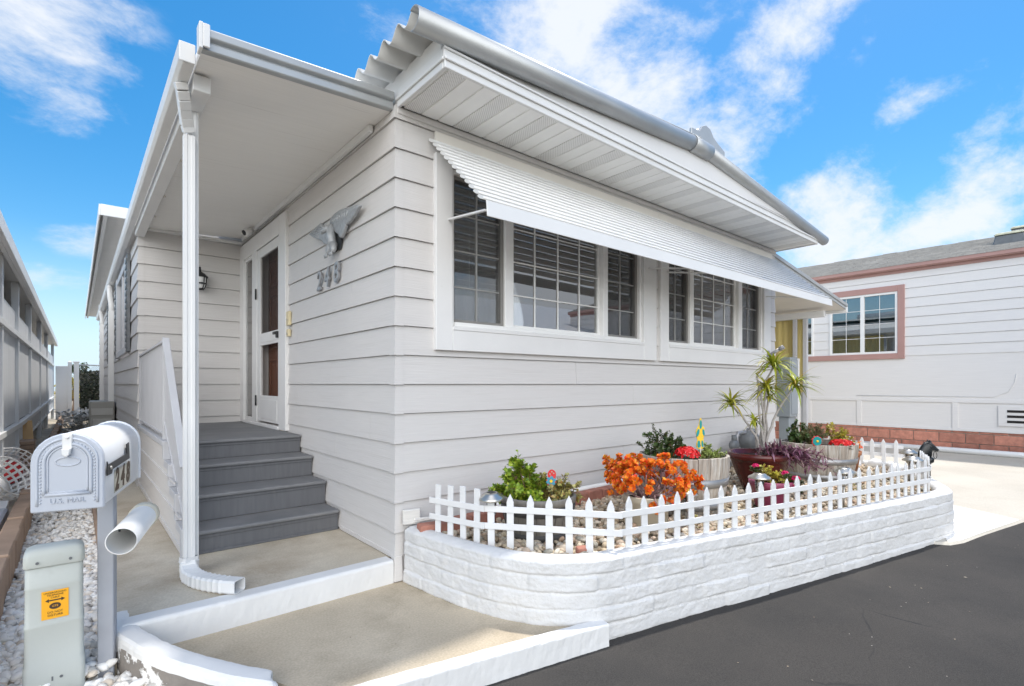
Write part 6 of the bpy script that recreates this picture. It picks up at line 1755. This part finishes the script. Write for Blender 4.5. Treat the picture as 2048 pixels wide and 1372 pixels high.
mb = MB(); mb.prism([(-.030, .115), (.0, .10), (.026, .115), (.028, .16), (.024, .19), (.034, .215), (.034, .265), (.024, .285), (.018, .275), (.008, .345), (.002, .352), (-.004, .345), (-.014, .29), (-.026, .27), (-.036, .245), (-.034, .21), (-.024, .18), (-.032, .15)], 'y', 0, .010)
mb.build('plate', 'yellow', LS, 0.002)
mb = MB()
for (cx, cz_, a, b, t) in ((.001, .30, .010, .036, 0), (-.022, .235, .011, .032, .25), (.024, .238, .008, .028, -.15), (-.015, .145, .012, .030, .05), (.015, .148, .008, .028, -.1)):
    pl_ = []
    for k in range(18):
        x_, z_ = a * math.cos(k * math.pi / 9), b * math.sin(k * math.pi / 9); pl_.append((cx + x_ * math.cos(t) + z_ * math.sin(t), cz_ - x_ * math.sin(t) + z_ * math.cos(t)))
    mb.prism(pl_, 'y', -.0025, .0)
mb.build('leaf_inset', 'teal', LS)
q = c3 + rel(-.19, -.30, 0)
TF = thing('flower_ornament', 'teal enamel flower with a yellow centre on the rim of the far barrel', 'garden stake', (q.x, q.y, .715), R(-35))
mb = MB()
for k in range(9):
    a = k * 2 * math.pi / 9; mb.tube([(.042 * math.cos(a), .004, .03 + .042 * math.sin(a)), (.042 * math.cos(a), -.004, .03 + .042 * math.sin(a))], .015, 9)
mb.build('petal_edge', 'redenamel', TF)
mb = MB()
for k in range(9):
    a = k * 2 * math.pi / 9; mb.tube([(.034 * math.cos(a), -.002, .03 + .034 * math.sin(a)), (.034 * math.cos(a), -.010, .03 + .034 * math.sin(a))], .015, 9)
mb.tube([(0, 0, .03), (0, -.008, .03)], .03, 14); mb.build('petal', 'teal', TF)
mb = MB(); mb.ball((0, -.01, .03), .013, 6); mb.build('flower_centre', 'yellow', TF)
mb = MB(); mb.tube([(0, 0, .0), (0, 0, -.07)], .003, 6); mb.build('rod', 'steel', TF)
def solar(lb, cap):
    S_ = thing('solar_light', lb, 'garden light', group='solar path lights in the planter')
    h = .32
    mb = MB(); mb.tube([(0, 0, -.05), (0, 0, h - .10)], .010, 8); mb.build('stake', 'steel', S_)
    mb = MB(); mb.lathe([(cap * .34, h - .105), (cap * .42, h - .02), (cap * .38, h - .018), (cap * .32, h - .1)], 20); mb.build('lens', 'lens', S_)
    mb = MB(); mb.lathe([(.001, h - .10), (cap * .3, h - .105), (cap * .34, h - .115), (.012, h - .13)], 20); mb.build('lens_base', 'steel', S_)
    mb = MB(); mb.lathe([(cap * .42, h - .022), (cap * .985, h - .022), (cap, h - .015), (cap * .93, h - .004), (cap * .6, h + .010), (cap * .56, h + .018), (cap * .4, h + .022), (.001, h + .022)], 28); mb.build('cap', 'steel', S_)
    mb = MB(); mb.box(-cap * .28, cap * .28, -cap * .28, cap * .28, h + .0215, h + .024); mb.build('solar_cell', 'black', S_)
    return S_
s1 = solar('steel solar path light at the left end of the planter beside the dark barrel', .078)
s1.location = (.324, -.64, .315); s1.rotation_euler = (R(3), R(-4), 0)
for (x_, y_, z_, sx, rx, ry, lb) in ((1.747, -1.12, .20, .95, -6, 10, 'tilted steel solar path light sunk in front of the tall barrel'), (2.494, -1.292, .27, 1.1, 0, 2, 'steel solar path light in front of the plum pot'),
                                (3.094, -1.694, .305, 1.05, 2, 0, 'steel solar path light standing at the fence before the far barrel'), (4.244, -1.905, .31, 1.1, 0, 3, 'steel solar path light left of the black horse head'), (5.05, -1.70, .29, 1.1, 0, 0, 'steel solar path light behind the horse head, farthest from the house door')):
    c = copy_tree(s1); c['label'] = lb; c.location = (x_, y_, z_); c.rotation_euler = (R(rx), R(ry), 0); c.scale = (sx, sx, 1)
HH = thing('horse_head_post', 'black cast iron horse head hitching post at the rounded planter corner', 'hitching post', (4.967, -1.874, .30), R(-40))
hp = [(1340, 660), (1338, 600), (1350, 550), (1385, 490), (1430, 440), (1470, 432), (1488, 412), (1502, 415), (1510, 440), (1545, 470), (1585, 510), (1618, 540), (1622, 556), (1600, 572), (1570, 574), (1530, 560), (1500, 575), (1488, 615), (1500, 660)]
hp = [((a / 6.86 - 215) * .00508, 1.32 - (b / 6.86 + 52) * .00508 - .30) for a, b in hp]
cx = sum(p[0] for p in hp) / len(hp); czz = sum(p[1] for p in hp) / len(hp)
mb = MB(); n = len(hp); v = []
for (o, s_) in ((-.034, .25), (-.030, .62), (-.018, .9), (0, 1.0), (.018, .9), (.030, .62), (.034, .25)):
    v += [(cx + (p[0] - cx) * s_, o, czz + (p[1] - czz) * s_) for p in hp]
mb.add(v, [(j * n + i, j * n + (i + 1) % n, (j + 1) * n + (i + 1) % n, (j + 1) * n + i) for j in range(6) for i in range(n)], True)
mb.f += [list(range(n)), list(range(6 * n, 7 * n))]; mb.sm += [False] * 2; mb.mi += [0, 0]
mb.build('head', 'horse', HH)
mb = MB()
for k in range(9):
    t = k / 8; a = V(hp[0]).lerp(V(hp[4]), t); mb.tube([(a.x + .004, -.02, a.y), (a.x + .05, -.034, a.y - .03), (a.x + .07, -.030, a.y - .055)], [.004, .005, .002], 5)
    mb.tube([(a.x + .004, .02, a.y), (a.x + .05, .034, a.y - .03), (a.x + .07, .030, a.y - .055)], [.004, .005, .002], 5)
mb.build('mane', 'horse', HH)
mb = MB()
for s_ in (-1, 1): mb.tube([(hp[6][0] - .01, s_ * .012, hp[6][1] - .02), (hp[6][0], s_ * .016, hp[6][1] + .004)], [.009, .002], 6)
mb.build('ear', 'horse', HH)
mb = MB(); mb.tube([(hp[13][0] - .02 + .0 * math.cos(k), .022 * math.cos(k * .5236), hp[13][1] - .035 + .035 * math.sin(k * .5236)) for k in range(13)], .003, 6); mb.build('ring', 'horse', HH)
mb = MB(); mb.lathe([(.034, -.02), (.034, .02), (.024, .03), (.022, .20), (.030, .215), (.05, .23), (.052, .265), (.04, .275)], 14, (cx - .015, 0, 0)); mb.build('post', 'horse', HH)

# gas meter, edging and small things in the bed
GM = thing('gas_meter', 'grey gas meter and pipes against the wall behind the red pot', 'gas meter', (4.55, -0.17, .30))
mb = MB(); mb.lathe([(.001, -.09), (.10, -.085), (.125, -.05), (.125, .05), (.10, .085), (.001, .09)], 22, (.12, -.02, .32), mtx=Matrix.Rotation(R(90), 3, 'X')); mb.build('meter_body', 'gasgrey', GM)
mb = MB(); mb.tube([(-.15, 0, 0), (-.15, 0, .40), (-.13, 0, .43), (.05, 0, .43), (.07, 0, .40)], .022, 10); mb.tube([(.17, 0, .40), (.19, 0, .44), (.32, 0, .44), (.32, .1, .44)], .022, 10); mb.build('pipe', 'pewterdark', GM)
mb = MB(); mb.ball((-.28, -.03, .30), .085, 10, sq=(1, .6, .8)); mb.tube([(-.28, -.03, .34), (-.28, -.03, .42)], .03, 10); mb.tube([(-.28, 0, .30), (-.15, 0, .30)], .02, 8); mb.build('regulator', 'gasgrey', GM)
mb = MB(); mb.prism([(0, -.1), (.2, -.1), (.2, .1), (0, .1)], 'z', 0, .09)
bp_ = None
for i in range(13):
    if bp_ is None:
        mb = MB(); mb.box(-.098, .098, -.048, .048, 0, .095); bp_ = mb.build('edging_brick', 'brick', None, 0.012, seg=2)
        tag(bp_, 'red edging brick laid along the foot of the house wall in the planter', 'brick', 'red edging bricks along the wall'); o = bp_
    else:
        o = bp_.copy(); col.objects.link(o)
    o.location = (0.17 + i * .202, -0.17 + .008 * math.sin(i * 2.3) - (.02 if i < 2 else 0), .30 + .006 * math.sin(i)); o.rotation_euler = (R(3 * math.sin(i * 3)), 0, R(4 * math.sin(i * 1.7) - (14 if i == 0 else 0)))
mb = MB(); mb.tube([(.75, -.085, .395), (5.2, -.085, .395)], .024, 10); tag(mb.build('white_pipe', 'pvc'), 'white pipe running along the wall behind the red edging bricks', 'pipe')
mb = MB(); mb.box(-.06, .06, -.018, .012, 0, .10); mb.box(.01, .22, -.03, -.01, .012, .04)
o = mb.build('weathered_board', 'oldwood', None, 0.006, loc=(.085, -.055, .375)); o.rotation_euler = (0, 0, R(-12)); tag(o, 'peeling white wooden block where the planter wall meets the house corner', 'board')
mb = MB(); mb.box(-.035, .035, -.025, .025, 0, .045); o = mb.build('brick_fragment', 'brick', None, .012, seg=2, loc=(.63, -1.10, .32)); o.rotation_euler = (R(10), 0, R(-20)); tag(o, 'small broken piece of red brick on the pebbles by the fence', 'brick')
rnd = random.Random(15); w0 = None
for i, (x_, y_) in enumerate(((5.55, -1.42), (5.62, -1.22), (5.35, -1.5), (5.68, -1.02))):
    if w0 is None:
        mb = MB(); stone(mb, V((0, 0, .05)), .085, rnd); w0 = mb.build('white_rock', 'kerb', fix=False); tag(w0, 'rough white rock at the far edge of the planter bed', 'rock', 'white rocks at the far planter edge'); o = w0
    else:
        o = w0.copy(); col.objects.link(o)
    o.location = (x_, y_, .31); o.rotation_euler = (0, 0, i * 1.3)

rnd = random.Random(55); mb = MB()
for i in range(45):
    x_ = rnd.uniform(-.2, 4.5); y_ = -1.62 - .19 * x_ - abs(rnd.gauss(0, .5)); s_ = rnd.uniform(.002, .006) * (1 if i % 6 else 2.2)
    z_ = zst(x_) + .003; a_ = rnd.uniform(0, 6.28)
    mb.add([(x_ + s_ * math.cos(a_ + k * 1.57) * rnd.uniform(.5, 1.2), y_ + s_ * math.sin(a_ + k * 1.57) * rnd.uniform(.5, 1.2), z_ + rnd.uniform(0, .003)) for k in range(4)], [(0, 1, 2, 3)])
for i in range(40):
    x_ = rnd.uniform(-.9, .4); y_ = rnd.uniform(-1.0, -.12); s_ = rnd.uniform(.002, .006); a_ = rnd.uniform(0, 6.28)
    mb.add([(x_ + s_ * math.cos(a_ + k * 1.57), y_ + s_ * .6 * math.sin(a_ + k * 1.57), .003) for k in range(4)], [(0, 1, 2, 3)])
o = mb.build('litter', ramp_mat('litter_flake', [(.4, .38, .33), (.3, .24, .16), (.55, .52, .46), (.12, .09, .06), (.5, .42, .3)], .8), fix=False); tag(o, 'tiny pale flakes of grit scattered on the asphalt and the lower pad', 'grit'); o['kind'] = 'stuff'

# lettering to plain meshes
dg = bpy.context.evaluated_depsgraph_get()
for o in [o for o in bpy.data.objects if o.type == 'FONT']:
    me = bpy.data.meshes.new_from_object(o.evaluated_get(dg), depsgraph=dg)
    n_ = bpy.data.objects.new(o.name, me); col.objects.link(n_)
    n_.parent = o.parent; n_.location = o.location; n_.rotation_euler = o.rotation_euler; n_.scale = o.scale
    if not me.materials: me.materials.append(o.data.materials[0])
    nm = o.name
    bpy.data.objects.remove(o); n_.name = nm
